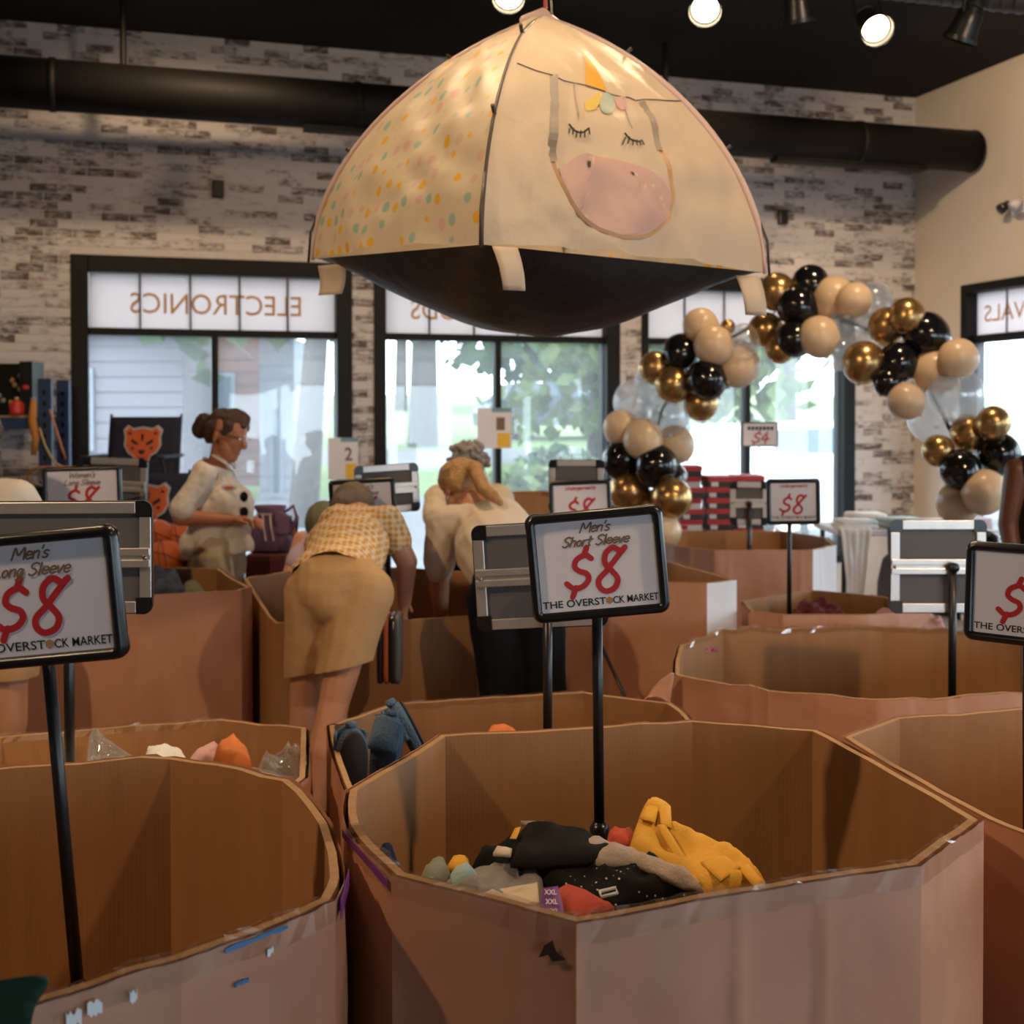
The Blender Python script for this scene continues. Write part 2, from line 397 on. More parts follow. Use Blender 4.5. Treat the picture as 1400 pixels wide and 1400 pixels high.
# single stroke glyphs (x, y), baseline 0, capital height 1
GL = {
 'M': (0.95, [[(0, 0), (.12, 1), (.42, .35), (.78, 1), (.85, 0)]]),
 'e': (.52, [[(.06, .32), (.4, .36), (.36, .58), (.18, .62), (.03, .42), (.05, .14), (.2, 0), (.42, .1)]]),
 'n': (.52, [[(.03, .6), (.02, 0)], [(.02, .4), (.2, .6), (.38, .55), (.4, 0)]]),
 "'": (.18, [[(.1, 1.05), (.04, .8)]]),
 's': (.46, [[(.38, .55), (.2, .62), (.06, .5), (.12, .36), (.3, .28), (.34, .12), (.18, 0), (.02, .06)]]),
 'S': (.66, [[(.58, .92), (.36, 1.02), (.1, .86), (.16, .6), (.42, .46), (.48, .18), (.24, -.02), (0, .1)]]),
 'h': (.54, [[(.08, 1), (.02, 0)], [(.03, .38), (.22, .6), (.4, .52), (.4, 0)]]),
 'o': (.52, [[(.22, .6), (.04, .44), (.05, .12), (.22, 0), (.38, .16), (.38, .46), (.22, .6)]]),
 'r': (.40, [[(.03, .6), (.02, 0)], [(.03, .36), (.16, .56), (.34, .58)]]),
 't': (.44, [[(.2, .95), (.16, .1), (.3, 0)], [(0, .62), (.4, .66)]]),
 'l': (.26, [[(.1, 1), (.06, 0)]]),
 'v': (.48, [[(0, .6), (.16, 0), (.4, .62)]]),
 'L': (.60, [[(.08, 1), (.02, .02), (.5, .06)]]),
 'g': (.54, [[(.4, .55), (.2, .62), (.04, .4), (.08, .1), (.26, .06), (.4, .5), (.4, -.2), (.2, -.36), (.02, -.26)]]),
 'W': (1.05, [[(0, 1), (.22, 0), (.48, .7), (.72, 0), (.98, 1)]]),
 'm': (.78, [[(.03, .6), (.02, 0)], [(.02, .4), (.18, .6), (.32, .5), (.32, 0)], [(.32, .4), (.48, .6), (.62, .5), (.64, 0)]]),
 'U': (.72, [[(.04, 1), (.06, .2), (.28, 0), (.54, .2), (.6, 1)]]),
 'd': (.54, [[(.4, .5), (.2, .6), (.04, .36), (.1, .04), (.3, .04), (.4, .4), (.42, 1), (.4, 0)]]),
 'a': (.54, [[(.38, .55), (.18, .62), (.03, .36), (.1, .04), (.26, .04), (.4, .5), (.4, .1), (.48, 0)]]),
 'P': (.62, [[(.08, 0), (.1, 1), (.4, .98), (.52, .76), (.36, .52), (.1, .5)]]),
 '$': (.9, [[(.80, .82), (.62, .92), (.36, .82), (.30, .64), (.44, .52), (.66, .44), (.72, .28), (.56, .12), (.28, .08), (.06, .22)], [(.66, 1.12), (.58, .92)], [(.34, .1), (.24, -.14)]]),
 '8': (1.0, [[(.92, 1.04), (.66, .78), (.38, .48), (.14, .26), (.16, .06), (.36, -.06), (.62, .02), (.70, .24), (.52, .46), (.32, .66), (.34, .92), (.56, 1.06), (.78, .96), (.92, 1.04)]]),
 '4': (.8, [[(.5, 1), (.06, .36), (.7, .4)], [(.5, .7), (.4, -.05)]]),
 ' ': (.34, []),
}
def catmull(pts, k=5):
    if len(pts) < 3: return [Vector((*p, 0)) for p in pts]
    P = [Vector((*p, 0)) for p in pts]; out = []
    for i in range(len(P)-1):
        p0 = P[i-1] if i > 0 else P[i]*2-P[i+1]; p1, p2 = P[i], P[i+1]; p3 = P[i+2] if i+2 < len(P) else p2*2-p1
        for j in range(k):
            t = j/k; out.append(0.5*((2*p1)+(p2-p0)*t+(2*p0-5*p1+4*p2-p3)*t*t+(3*p1-p0-3*p2+p3)*t**3))
    out.append(P[-1]); return out
def ribbon(mb, pts, w, fn):
    """flat brush stroke with round caps; fn maps (x, y, lift) to space"""
    n = len(pts); L = []; R = []
    for i in range(n):
        t = pts[min(i+1, n-1)] - pts[max(i-1, 0)]; t.normalize(); q = Vector((-t.y, t.x, 0))*w/2
        L.append(pts[i]+q); R.append(pts[i]-q)
    b = len(mb.v)
    for i in range(n): mb.v += [Vector(fn(L[i].x, L[i].y, i*1.2e-5)), Vector(fn(R[i].x, R[i].y, i*1.2e-5))]
    for i in range(n-1): mb.face((b+2*i, b+2*i+1, b+2*i+3, b+2*i+2))
    for e, z in ((pts[0], -1e-5), (pts[-1], n*1.2e-5)):
        b = len(mb.v); mb.v += [Vector(fn(e.x+math.cos(a)*w/2, e.y+math.sin(a)*w/2, z)) for a in [2*PI*k/8 for k in range(8)]]; mb.face(range(b, b+8))
def write(mb, s, cx, cy, h, w, fn, slant=0.22, maxw=None, wide=1.0):
    tot = sum(GL[c][0] for c in s); sx = h*wide
    if maxw and tot*sx > maxw: sx = maxw/tot
    x = cx - tot*sx/2; lift = 0
    for c in s:
        for st in GL[c][1]:
            pts = [Vector((x + (p.x + slant*p.y)*sx, cy + p.y*h, 0)) for p in catmull(st)]
            lift += 4e-5
            ribbon(mb, pts, w, lambda a, b, z, l=lift: fn(a, b, z+l))
        x += GL[c][0]*sx

# ================================================================== the room
YAW = 0.298
U = Vector((math.cos(YAW), math.sin(YAW), 0)); NB = Vector((math.sin(YAW), -math.cos(YAW), 0))
W0 = Vector((-2.1227, 8.8, 0)); S_COR = 5.767; CEIL = 4.297
COR = W0 + U*S_COR
def BW(s, d, z): return W0 + U*s + NB*d + Vector((0, 0, z))          # back wall: along, into room, up
def RW(t, d, z): return COR + NB*t - U*d + Vector((0, 0, z))         # right wall: toward camera, into room, up
S_L, D_R = -6.5, 13.0
mb = MB(); mb.box((S_L-.3, -.2, -.25), (S_COR+.3, D_R+.3, 0), fn=BW); struct('floor', mb, 'concrete')
mb = MB(); mb.box((S_L-.3, -.2, CEIL), (S_COR+.3, D_R+.3, CEIL+.25), fn=BW); struct('ceiling', mb, 'ceiling_black')
WIN = [(-.937, .998), (1.16, 3.10), (3.28, 5.194)]
Z_TOP, Z_SILL = 2.743, .42
mb = MB()
edges = [S_L] + [e for w in WIN for e in w] + [S_COR+.2]
for i in range(0, len(edges), 2): mb.box((edges[i], -.2, 0), (edges[i+1], 0, CEIL), fn=BW)
for a, b in WIN:
    mb.box((a, -.2, Z_TOP), (b, 0, CEIL), fn=BW); mb.box((a, -.2, 0), (b, 0, Z_SILL), fn=BW)
wall_back = struct('wall_back', mb, 'mortar')
# bricks, each proud of the joint
CH, BL, J = .0605, .185, .007
variants = []
rb = random.Random(3)
def brick_mesh(L, H, wear):
    m = MB(); e = .0025
    m.box((e, 0, e), (L-e, .004, H-e)); m.box((0, 0, 0), (L, .0025, H))
    m.v = [Vector((p.x, -p.y, p.z)) for p in m.v]
    me = mesh_of(m, 'brick', 'brick'); at = me.attributes.new('wear', 'FLOAT', 'POINT')
    at.data.foreach_set('value', [wear]*len(me.vertices)); return me
for k in range(8): variants.append(brick_mesh(BL-J, CH-J, (-.12, -.02, .02, .06, .10, .15, .20, .25)[k]))
whole, rest = [], []
zrow = 0; z = .62
row = 0
while z < CEIL - .01:
    s = -1.75 - (BL/2 if row % 2 else 0)
    while s < S_COR:
        spans = [(max(s, -1.75), min(s+BL-J, S_COR))]
        if z + CH - J > Z_SILL and z < Z_TOP:
            for a, b in WIN:
                ns = []
                for p, q in spans:
                    if q <= a or p >= b: ns.append((p, q))
                    else:
                        if p < a: ns.append((p, a))
                        if q > b: ns.append((b, q))
                spans = ns
        for p, q in spans:
            hh = min(CH-J, CEIL-z)
            if q-p < .015: continue
            if q-p > BL-J-.001 and hh > CH-J-.001: whole.append((p, z))
            else: rest.append((p, q, z, hh))
        s += BL
    z += CH; row += 1
def shown(p, z):   # bricks the camera sees clear of the duct and the tent
    return p < 1.2 and (z < 3.36 or z > 4.05) and z > 1.25 and p > -1.45
ind = sorted([w for w in whole if shown(*w)], key=lambda w: w[0])[:300]
indset = set(ind)
for p, z in ind:
    o = link('brick', variants[min(7, int(rb.random()*8))], wall_back); o.location = BW(p, 0, z); o.rotation_euler = (0, 0, YAW)
mb = MB(); wear = []
for it in [w for w in whole if w not in indset] + rest:
    p, q, z, hh = it if len(it) == 4 else (it[0], it[0]+BL-J, it[1], CH-J)
    mb.box((p, 0, z), (q, .004, z+hh), fn=BW); wear += [rb.choice((-.12, -.02, .02, .06, .10, .15, .20, .25))]*8
o = part('brick_field', mb, 'brick', wall_back); o['kind'] = 'stuff'
at = o.data.attributes.new('wear', 'FLOAT', 'POINT'); at.data.foreach_set('value', wear)

def portal(fn, a, b, z0, z1, nrm):
    l = bpy.data.lights.new('window_portal', 'AREA'); l.shape = 'RECTANGLE'; l.size = b-a; l.size_y = z1-z0; l.cycles.is_portal = True
    ob = bpy.data.objects.new('window_portal', l); C.objects.link(ob); ob.location = fn((a+b)/2, -.16, (z0+z1)/2)
    ob.rotation_euler = Vector(nrm).to_track_quat('-Z', 'Y').to_euler()
def window(name, fn, a, b, zt, zi, zb0, zb1, sill, word, wspan, wz, jl=.112, jr=.112, npan=5, flip=False):
    """black storefront window: jambs, head, transom with frosted panels, two panes"""
    e = bpy.data.objects.new(name, None); C.objects.link(e); e['kind'] = 'structure'
    def bx(nm, s0, s1, z0, z1, d0, d1, m='frame_black', bv=.006):
        m_ = MB(); m_.box((s0, d0, z0), (s1, d1, z1), fn=fn); o = part(nm, m_, m, e)
        if bv: bevel(o, bv)
        return o
    bx('jamb', a, a+jl, sill, zt, -.14, .02); bx('jamb', b-jr, b, sill, zt, -.14, .02)
    bx('jamb_trim', a+jl*.45, a+jl, sill, zi, -.16, -.02); bx('jamb_trim', b-jr, b-jr*.55, sill, zi, -.16, -.02)
    bx('head', a+jl, b-jr, zi, zt, -.14, .02)
    bx('transom', a+jl, b-jr, zb0, zb1, -.13, -.03)
    mid = (a+b)/2 - .006
    bx('mullion', mid-.024, mid+.024, sill+.06, zb0, -.13, -.03)
    bx('sill', a+jl, b-jr, sill, sill+.06, -.14, .03)
    for p, q in ((a+jl, mid-.024), (mid+.024, b-jr)):
        m_ = MB(); m_.box((p, -.085, sill+.06), (q, -.079, zb0), fn=fn); part('pane', m_, 'window_glass', e)
    w = (b-jr-a-jl)/npan
    for k in range(npan):
        bx('film_panel', a+jl+k*w+.004, a+jl+(k+1)*w-.004, zb1, zi, -.088, -.082, 'film', 0)
        if k: bx('divider', a+jl+k*w-.005, a+jl+k*w+.005, zb1, zi, -.10, -.075, 'frame_black', 0)
    if word:
        v, f, asp = text_geo(word, .004)
        m_ = MB(); m_.add([fn(wspan[1] + (wspan[0]-wspan[1])*x, -.0795, wz[0] + (wz[1]-wz[0])*y) for x, y in v], f)
        part('lettering', m_, 'ink_orange', e, label='mirrored orange lettering', fix=False)
    portal(fn, a+jl, b-jr, sill, zi, NB if fn is BW else (-U if fn is RW else -NB))
    return e
window('window_1', BW, *WIN[0], Z_TOP, 2.633, 2.196, 2.247, Z_SILL, 'ELECTRONICS', (-.55, .64), (2.355, 2.50))
window('window_2', BW, *WIN[1], Z_TOP, 2.633, 2.196, 2.247, Z_SILL, 'GOODS', (1.455, 2.10), (2.355, 2.50), jl=.09)
window('window_3', BW, *WIN[2], Z_TOP, 2.633, 2.196, 2.247, Z_SILL, None, None, None, jl=.06, jr=.105)
RWIN = [(.634, 2.55), (3.0, 4.95), (5.4, 7.35), (7.8, 9.75), (10.2, 12.15)]
for k, (a, b) in enumerate(RWIN):
    window('window_%d' % (k+4), RW, a, b, 2.66, 2.59, 2.20, 2.26, Z_SILL, 'ARRIVALS' if k == 0 else None, (.80, 1.72), (2.36, 2.49), jl=.075, jr=.075)
mb = MB(); ed = [-.2] + [e for w in RWIN for e in w] + [D_R+.2]
for i in range(0, len(ed), 2): mb.box((ed[i], -.2, 0), (ed[i+1], 0, CEIL), fn=RW)
for a, b in RWIN: mb.box((a, -.2, 2.66), (b, 0, CEIL), fn=RW); mb.box((a, -.2, 0), (b, 0, Z_SILL), fn=RW)
struct('wall_right', mb, 'wall_beige')
mb = MB(); mb.box((S_L-.2, -.2, 0), (S_L, D_R+.2, CEIL), fn=BW); struct('wall_left', mb, 'wall_plain')
def FWL(s, d, z): return BW(s, D_R-d, z)
FWIN = [(1.0, 2.95), (3.3, 5.25)]
mb = MB(); ed = [S_L] + [e for w in FWIN for e in w] + [S_COR+.2]
for i in range(0, len(ed), 2): mb.box((ed[i], -.2, 0), (ed[i+1], 0, CEIL), fn=FWL)
for a, b in FWIN: mb.box((a, -.2, 2.743), (b, 0, CEIL), fn=FWL); mb.box((a, -.2, 0), (b, 0, Z_SILL), fn=FWL)
struct('wall_front', mb, 'wall_plain')
for k, (a, b) in enumerate(FWIN): window('window_%d' % (k+9), FWL, a, b, Z_TOP, 2.633, 2.196, 2.247, Z_SILL, None, None, None)
mb = MB(); mb.box((0.02, 0, 0), (RWIN[0][0], .015, .1), fn=RW); struct('baseboard_right', mb, 'frame_black')

# ------------------------------------------------------------------ duct and lights under the ceiling
DD, ZD, RD = .80, 3.685, .158
e = thing('ceiling_duct', BW(2, DD, ZD), 'long round black air duct hanging in front of the whitewashed brick wall', 'duct')
def duct_tube(p, q, r, step, m):
    n = max(2, int((q-p).length/step)); return [p.lerp(q, i/n) for i in range(n+1)]
mb = MB(); mb.tube([BW(-3.5, DD, ZD), BW(5.72, DD, ZD)], RD, 28); part('duct_tube', mb, 'duct_black', e, True)
for s in (-1.0, .9, 2.8, 4.7):
    mb = MB(); mb.tube([BW(s-.02, DD, ZD), BW(s+.02, DD, ZD)], RD+.008, 28); part('duct_band', mb, 'duct_black', e, True)
mb = MB(); mb.tube([BW(5.72, DD, ZD), BW(5.735, DD, ZD)], [RD+.006, RD-.03], 28); part('end_cap', mb, 'duct_black', e, True)
for s0, s1 in ((.55, 3.1), (4.0, 5.28)):
    mb = MB(); mb.box((s0, DD-.06, ZD-RD-.022), (s1, DD+.06, ZD-RD+.02), fn=BW); part('slot_diffuser', mb, 'frame_black', e)
for px, sx in ((172, 0), (910, 0)):
    # rod straight down from the ceiling onto the duct
    best = min((abs((lambda p: (p.x/p.y)*F_PX+700)(BW(s/100, DD, 3.9)) - px), s/100) for s in range(-300, 560))[1]
    mb = MB(); mb.tube([BW(best, DD, ZD+RD-.01), BW(best, DD, CEIL)], .022, 8); part('hanger_rod', mb, 'duct_black', e)
for px, py in ((300, 260), (1068, 299)):
    p = min(((abs(BW(s/100, 0, 0).x/BW(s/100, 0, 0).y*F_PX+700-px), s/100) for s in range(-100, 560)))[1]
    zz = EYE - (py-570.8)/F_PX*BW(p, 0, 0).y
    e = thing('wall_box', BW(p, .006, zz-.06), 'small black electrical box on the brick wall above the left window' if px < 700 else 'small black electrical box on the brick wall above the balloon arch', 'wall box')
    mb = MB(); mb.box((p-.038, .006, zz-.06), (p+.038, .05, zz+.06), fn=BW); bevel(part('housing', mb, 'black_plastic', e), .006)
    mb = MB(); mb.box((p-.028, .05, zz-.045), (p+.028, .055, zz+.045), fn=BW); part('cover_plate', mb, 'black_metal', e)
# twin-head emergency light on the right wall
tt = 1.28; zz = EYE + (570.8-287)/F_PX*RW(tt, 0, 0).y
e = thing('emergency_light', RW(tt, 0, zz-.1), 'small white twin-lamp emergency light high on the beige right wall', 'emergency light')
mb = MB(); mb.box((tt-.02, 0, zz-.05), (tt+.14, .05, zz+.05), fn=RW); bevel(part('housing', mb, 'poster', e), .01)
for k, (dt, dz) in enumerate(((-.035, .06), (.1, .06))):
    mb = MB(); p = RW(tt+dt, .06, zz-.02+dz); q = p - U*.07 + Vector((0, 0, -.05)); mb.tube([p, q], [.025, .042], 14); part('lamp_head', mb, 'black_plastic' if k == 0 else 'poster', e, True)
# spiral duct at the top right
a = PD(1205, -20, 6.2); b = PD(1480, 8, 5.6)
e = thing('spiral_duct', a, 'ribbed dark grey spiral duct crossing the top right corner', 'duct')
mb = MB(); mb.tube([a, b], .062, 24); part('duct_tube', mb, 'duct_grey', e, True)
for k in range(16):
    p = a.lerp(b, (k+.5)/16); d = (b-a).normalized()*.006
    mb = MB(); mb.tube([p-d, p+d], .067, 24); part('spiral_seam', mb, 'duct_grey', e, True)
mb = MB(); mb.tube([a.lerp(b, .5)+Vector((0, 0, .05)), Vector((a.lerp(b, .5).x, a.lerp(b, .5).y, CEIL))], .012, 8); part('hanger_rod', mb, 'duct_black', e)

mat('lamp_glow', (1, .9, .7), .3, emit=((1.0, .80, .52), 14.0))
mat('chrome', (.6, .58, .55), .15, 1.0)
YT = 5.4; ZR = PD(700, -60, YT).z
e = thing('track_rail', (PD(1000, 0, YT).x, YT, ZR), 'black lighting track running under the ceiling above the tent', 'track rail')
xa, xb = PD(560, 0, YT).x, PD(1420, 0, YT).x
mb = MB(); mb.box((xa, YT-.02, ZR), (xb, YT+.02, ZR+.035)); part('rail', mb, 'black_metal', e)
for f in (.1, .5, .9):
    x = xa+(xb-xa)*f; mb = MB(); mb.tube([(x, YT, ZR+.03), (x, YT, CEIL)], .008, 8); part('drop_rod', mb, 'black_metal', e)
def track_head(px, py, dirv, lit, label):
    p = PD(px, py, YT); d = Vector(dirv).normalized()
    e = thing('track_light', (p.x, YT, ZR-.02), label, 'track light', 'spotlights on the ceiling track')
    back = p - d*.17
    mb = MB(); mb.tube([back-d*.02, back, back+d*.05, back+d*.06, back+d*.10, p-d*.012, p], [.025, .045, .048, .056, .058, .068, .070], 22, cap=False); part('can', mb, 'black_metal', e, True)
    mb = MB(); mb.tube([p-d*.012, p+d*.006], .074, 22, cap=False); part('rim', mb, 'black_metal' if not lit else 'chrome', e, True)
    mb = MB(); mb.tube([p-d*.03, p-d*.022], .058, 22); part('bulb_lens', mb, 'lamp_glow' if lit else 'black_plastic', e, True, label='glowing warm lens' if lit else None)
    mb = MB()
    side = d.cross(Vector((0, 0, 1))).normalized(); top = Vector((p.x, YT, ZR))
    for s in (-1, 1): mb.tube([back+d*.06+side*.06*s, Vector((back.x, back.y, min(back.z+.1, ZR-.03)))+side*.06*s], .006, 6)
    h = Vector((back.x, back.y, min(back.z+.1, ZR-.03)))
    mb.tube([h-side*.06, h+side*.06], .006, 6); part('yoke', mb, 'black_metal', e)
    mb = MB(); mb.tube([h, Vector((h.x, YT, ZR))], .012, 8); part('stem', mb, 'black_metal', e)
    for k in (.02, .055):
        mb = MB(); mb.tube([back+d*k-d*.005, back+d*k+d*.005], .055, 18); part('heat_fin', mb, 'black_metal', e, True)
    if lit:
        l = lamp('track_bulb', p+d*.02, p+d, 32, WARM, 80, .05)
track_head(695, -2, (-.05, -.62, -.62), True, 'lit spotlight at the top edge just left of the tent top')
track_head(964, 16, (-.12, -.62, -.55), True, 'lit spotlight right of the tent top')
track_head(1092, 30, (.15, .25, -.95), False, 'dark spotlight between the two lit ones on the right')
track_head(1200, 42, (.10, -.66, -.55), True, 'lit spotlight with yoke nearest the spiral duct')
track_head(1312, 55, (-.3, .3, -.9), False, 'dark spotlight farthest right on the track')

# ================================================================== outside the windows
mat('lawn', (.13, .19, .065), .9, var=.25, scale=.6)
mat('asphalt', (.15, .15, .16), .9, var=.1, scale=.8)
mat('bark', (.10, .085, .08), .9, var=.3, scale=6)
mat_leaf('leaf_a', (.055, .10, .045)); mat_leaf('leaf_b', (.11, .16, .05)); mat_leaf('leaf_c', (.035, .07, .04))
mat('siding', (.15, .135, .16), .8, var=.08, scale=.4)
mat('house_brick', (.20, .09, .075), .85, var=.2, scale=5)
mat('house_white', (.24, .26, .30), .7)
mat('house_roof', (.20, .19, .20), .8)
mat('car_white', (.75, .77, .80), .25); mat('car_dark', (.03, .045, .07), .25); mat('car_glass', (.06, .10, .14), .08); mat('tyre', (.015, .015, .015), .8)
# keep the ground outside the building footprint
gr = MB()
for i, (ya, yb, m) in enumerate(((0, 4, 1), (4, 11, 1), (11, 17, 0), (17, 21, 1), (21, 34, 0), (34, 38, 1), (38, 62, 0))):
    za, zb = [-.06 if q < 4 else -.06 + (q-4)*.052 for q in (ya, yb)]
    gr.quad(BW(-55, -ya-.2, za), BW(60, -ya-.2, za), BW(60, -yb-.2, zb), BW(-55, -yb-.2, zb), m)
def GZ(d): return -.06 if d < 4 else -.06 + (d-4)*.052
o = struct('floor_outside', gr, ['lawn', 'asphalt'])
mb = MB(); mb.quad(RW(-.2, -.2, -.06), RW(30, -.2, -.06), RW(30, -40, -.06), RW(-.2, -40, -.06)); struct('floor_parking', mb, 'asphalt')
def out_d(p): return -(Vector(p)-W0).dot(NB)
def tree(px, Y, base_py_unused, trunk_r, hgt, crown_r, leaf, label, seed, lean=0.0, crown_lo=.45):
    rr = random.Random(seed); p = PD(px, 600, Y); z0 = GZ(out_d((p.x, p.y, 0)))-.02
    e = thing('tree', (p.x, p.y, z0), label, 'tree', 'trees outside the windows')
    b = Vector((p.x, p.y, z0)); top = b + Vector((lean, 0, hgt*.7))
    mb = MB(); mb.tube([b, b.lerp(top, .5)+Vector((.05, 0, 0)), top], [trunk_r, trunk_r*.75, trunk_r*.4], 9)
    for k in range(4):
        an = rr.uniform(0, 6.28); q = b.lerp(top, rr.uniform(.5, .9)); mb.tube([q, q+Vector((math.cos(an)*crown_r*.6, math.sin(an)*crown_r*.6, hgt*.2))], [trunk_r*.4, trunk_r*.12], 6)
    part('trunk', mb, 'bark', e, True)
    mb = MB(); cl = []
    for k in range(26):
        an = rr.uniform(0, 6.28); rad = crown_r*math.sqrt(rr.random()); zz = rr.uniform(crown_lo, 1.0)
        cl.append(b + Vector((math.cos(an)*rad + lean*.7, math.sin(an)*rad, hgt*zz)))
    for c in cl:
        for k in range(46):
            q = c + Vector((rr.gauss(0, .24), rr.gauss(0, .24), rr.gauss(0, .18)))*crown_r
            n = Vector((rr.gauss(0, 1), rr.gauss(0, 1), rr.gauss(0, 1))).normalized(); x = n.orthogonal().normalized()*crown_r*.075; y = n.cross(x)
            mb.quad(q-x-y, q+x-y, q+x+y, q-x+y)
    part('crown', mb, leaf, e, fix=False)
tree(412, 17, 0, .22, 7.0, 2.4, 'leaf_a', 'pale tree with forked trunk seen through the right pane behind the standing woman', 1, .3, .42)
tree(578, 32, 0, .42, 9, 3.4, 'leaf_a', 'tall shade tree on the lawn seen left of the middle window mullion', 2, 0, .38)
tree(548, 52, 0, .30, 11, 3.4, 'leaf_c', 'dark far tree behind the shade tree in the middle window', 3, 0, .3)
tree(722, 56, 0, .30, 6.5, 3.2, 'leaf_c', 'low dark tree beyond the lawn right of the middle mullion', 4, 0, .25)
tree(815, 27, 0, .22, 7.0, 2.0, 'leaf_b', 'yellow green tree at the right edge of the middle window', 5, 0, .15)
tree(925, 25, 0, .25, 7.5, 2.2, 'leaf_b', 'tree seen behind the left half of the balloon arch', 6, 0, .2)
tree(1075, 34, 0, .30, 9.5, 2.8, 'leaf_a', 'tree seen through the right pane under the balloon arch', 7, 0, .3)
tree(150, 30, 0, .25, 7.5, 2.6, 'leaf_b', 'tree behind the brick building in the left window', 8, 0, .35)
def bush(px, Y, w, h, label, seed, leaf):
    rr = random.Random(seed); p = PD(px, 600, Y); z0 = GZ(out_d((p.x, p.y, 0)))-.02
    mb = MB()
    for k in range(900):
        an = rr.uniform(0, 6.28); r = math.sqrt(rr.random()); zz = rr.random()*math.sqrt(max(0, 1-r*r*.8))
        q = Vector((p.x+math.cos(an)*r*w, p.y+math.sin(an)*r*w*.6, z0+zz*h))
        n = Vector((rr.gauss(0, 1), rr.gauss(0, 1), rr.gauss(0, 1))).normalized(); x = n.orthogonal().normalized()*.07; y = n.cross(x)
        mb.quad(q-x-y, q+x-y, q+x+y, q-x+y)
    solo('bush', mb, leaf, label, 'bush', 'bushes outside the windows')
bush(722, 15.5, .9, 1.05, 'low green bush outside the middle window behind the grey-haired person', 1, 'leaf_b')
bush(775, 17, 1.2, 1.2, 'wide green bush outside the middle window left of the arch', 2, 'leaf_a')
bush(935, 19, 1.2, 1.3, 'green bush outside seen through the arch', 3, 'leaf_a')
# houses
def house(px0, px1, Y, h, wall, label, win, seed, dep=5):
    p, q = PD(px0, 600, Y), PD(px1, 600, Y); z0 = GZ(out_d((p.x, p.y, 0)))-.1
    e = thing('house', ((p.x+q.x)/2, Y, z0), label, 'building')
    mb = MB(); mb.box((p.x, Y, z0), (q.x, Y+dep, h)); part('wall', mb, wall, e)
    n = max(3, int((h-z0)/.22))
    for k in range(n):
        za = z0+(h-z0)*k/n; mb = MB(); mb.box((p.x-.01, Y-.03, za+.02), (q.x+.01, Y, za+(h-z0)/n-.015)); part('siding_board', mb, wall, e)
    mb = MB(); mb.poly([(p.x-.4, Y-.4, h), (q.x+.4, Y-.4, h), (q.x+.4, Y+dep/2, h+1.1), (p.x-.4, Y+dep/2, h+1.1)], (0, 0, .12)); part('roof', mb, 'house_roof', e)
    for a, b, c, d in win:
        x0, x1 = p.x+(q.x-p.x)*a, p.x+(q.x-p.x)*b
        mb = MB(); mb.box((x0, Y-.08, z0+(h-z0)*c), (x1, Y-.03, z0+(h-z0)*d)); w = part('window', mb, 'house_white', e)
        mb = MB(); mb.box((x0+.06, Y-.1, z0+(h-z0)*c+.06), (x1-.06, Y-.08, z0+(h-z0)*d-.06)); part('pane', mb, 'car_glass', w)
house(90, 250, 18.5, 2.9, 'siding', 'grey building with horizontal boards seen through the left pane', [(.05, .25, .35, .8)], 1, 2)
house(262, 362, 22, 3.1, 'house_brick', 'red brick building behind the standing woman', [(.35, .6, .35, .75)], 2, 3)
house(356, 402, 20, 2.9, 'house_white', 'white narrow building left of the forked tree', [(.3, .7, .05, .6)], 3, 1.5)
def car(px, Y, rz, paint, label):
    p = PD(px, 600, Y); z0 = max(-.06, GZ(out_d((p.x, p.y, 0))))
    e = thing('parked_car', (p.x, p.y, z0), label, 'car'); e.rotation_euler = (0, 0, rz)
    prof = [(-2.2, .35), (-2.25, .75), (-2.1, 1.0), (-1.75, 1.12), (-1.45, 1.55), (.35, 1.6), (1.05, 1.1), (2.0, .95), (2.2, .7), (2.2, .35)]
    mb = MB(); n = len(prof)
    for k, (yy, sc) in enumerate(((-.86, .0), (-.82, 0.04), (.82, .04), (.86, 0))):
        for x, z in prof: mb.v.append(Vector((x*(1 if k in (1, 2) else .985), yy*(1 if z < 1.15 else .84), z)))
    for k in range(3):
        for i in range(n): mb.face((k*n+i, k*n+(i+1) % n, (k+1)*n+(i+1) % n, (k+1)*n+i))
    mb.face(range(n)); mb.face([3*n+i for i in range(n)][::-1]); bevel(part('body', mb, paint, e, local=True), .03)
    for s in (-1, 1):
        mb = MB(); mb.poly([(-1.55, s*.835, 1.13), (-1.36, s*.745, 1.5), (-.5, s*.735, 1.52), (-.5, s*.835, 1.13)], (0, s*.015, 0)); part('side_window', mb, 'car_glass', e, local=True)
        mb = MB(); mb.poly([(-.42, s*.835, 1.13), (-.42, s*.735, 1.52), (.3, s*.735, 1.52), (.85, s*.835, 1.13)], (0, s*.015, 0)); part('side_window', mb, 'car_glass', e, local=True)
        for x in (-1.35, 1.4):
            mb = MB(); mb.tube([(x, s*.66, .33), (x, s*.88, .33)], .33, 20); w = part('wheel', mb, 'tyre', e, True, local=True)
            mb = MB(); mb.tube([(x, s*.88, .33), (x, s*.89, .33)], .2, 16); part('hub', mb, 'chrome', w, True, local=True)
    mb = MB(); mb.poly([(.42, -.66, 1.57), (.42, .66, 1.57), (1.0, .72, 1.15), (1.0, -.72, 1.15)], (.02, 0, .02)); part('windshield', mb, 'car_glass', e, local=True)
car(1125, 15.5, .5, 'car_white', 'white car parked outside the right pane under the balloon arch')
car(758, 36, .3, 'car_dark', 'dark car parked across the lawn in the middle window')

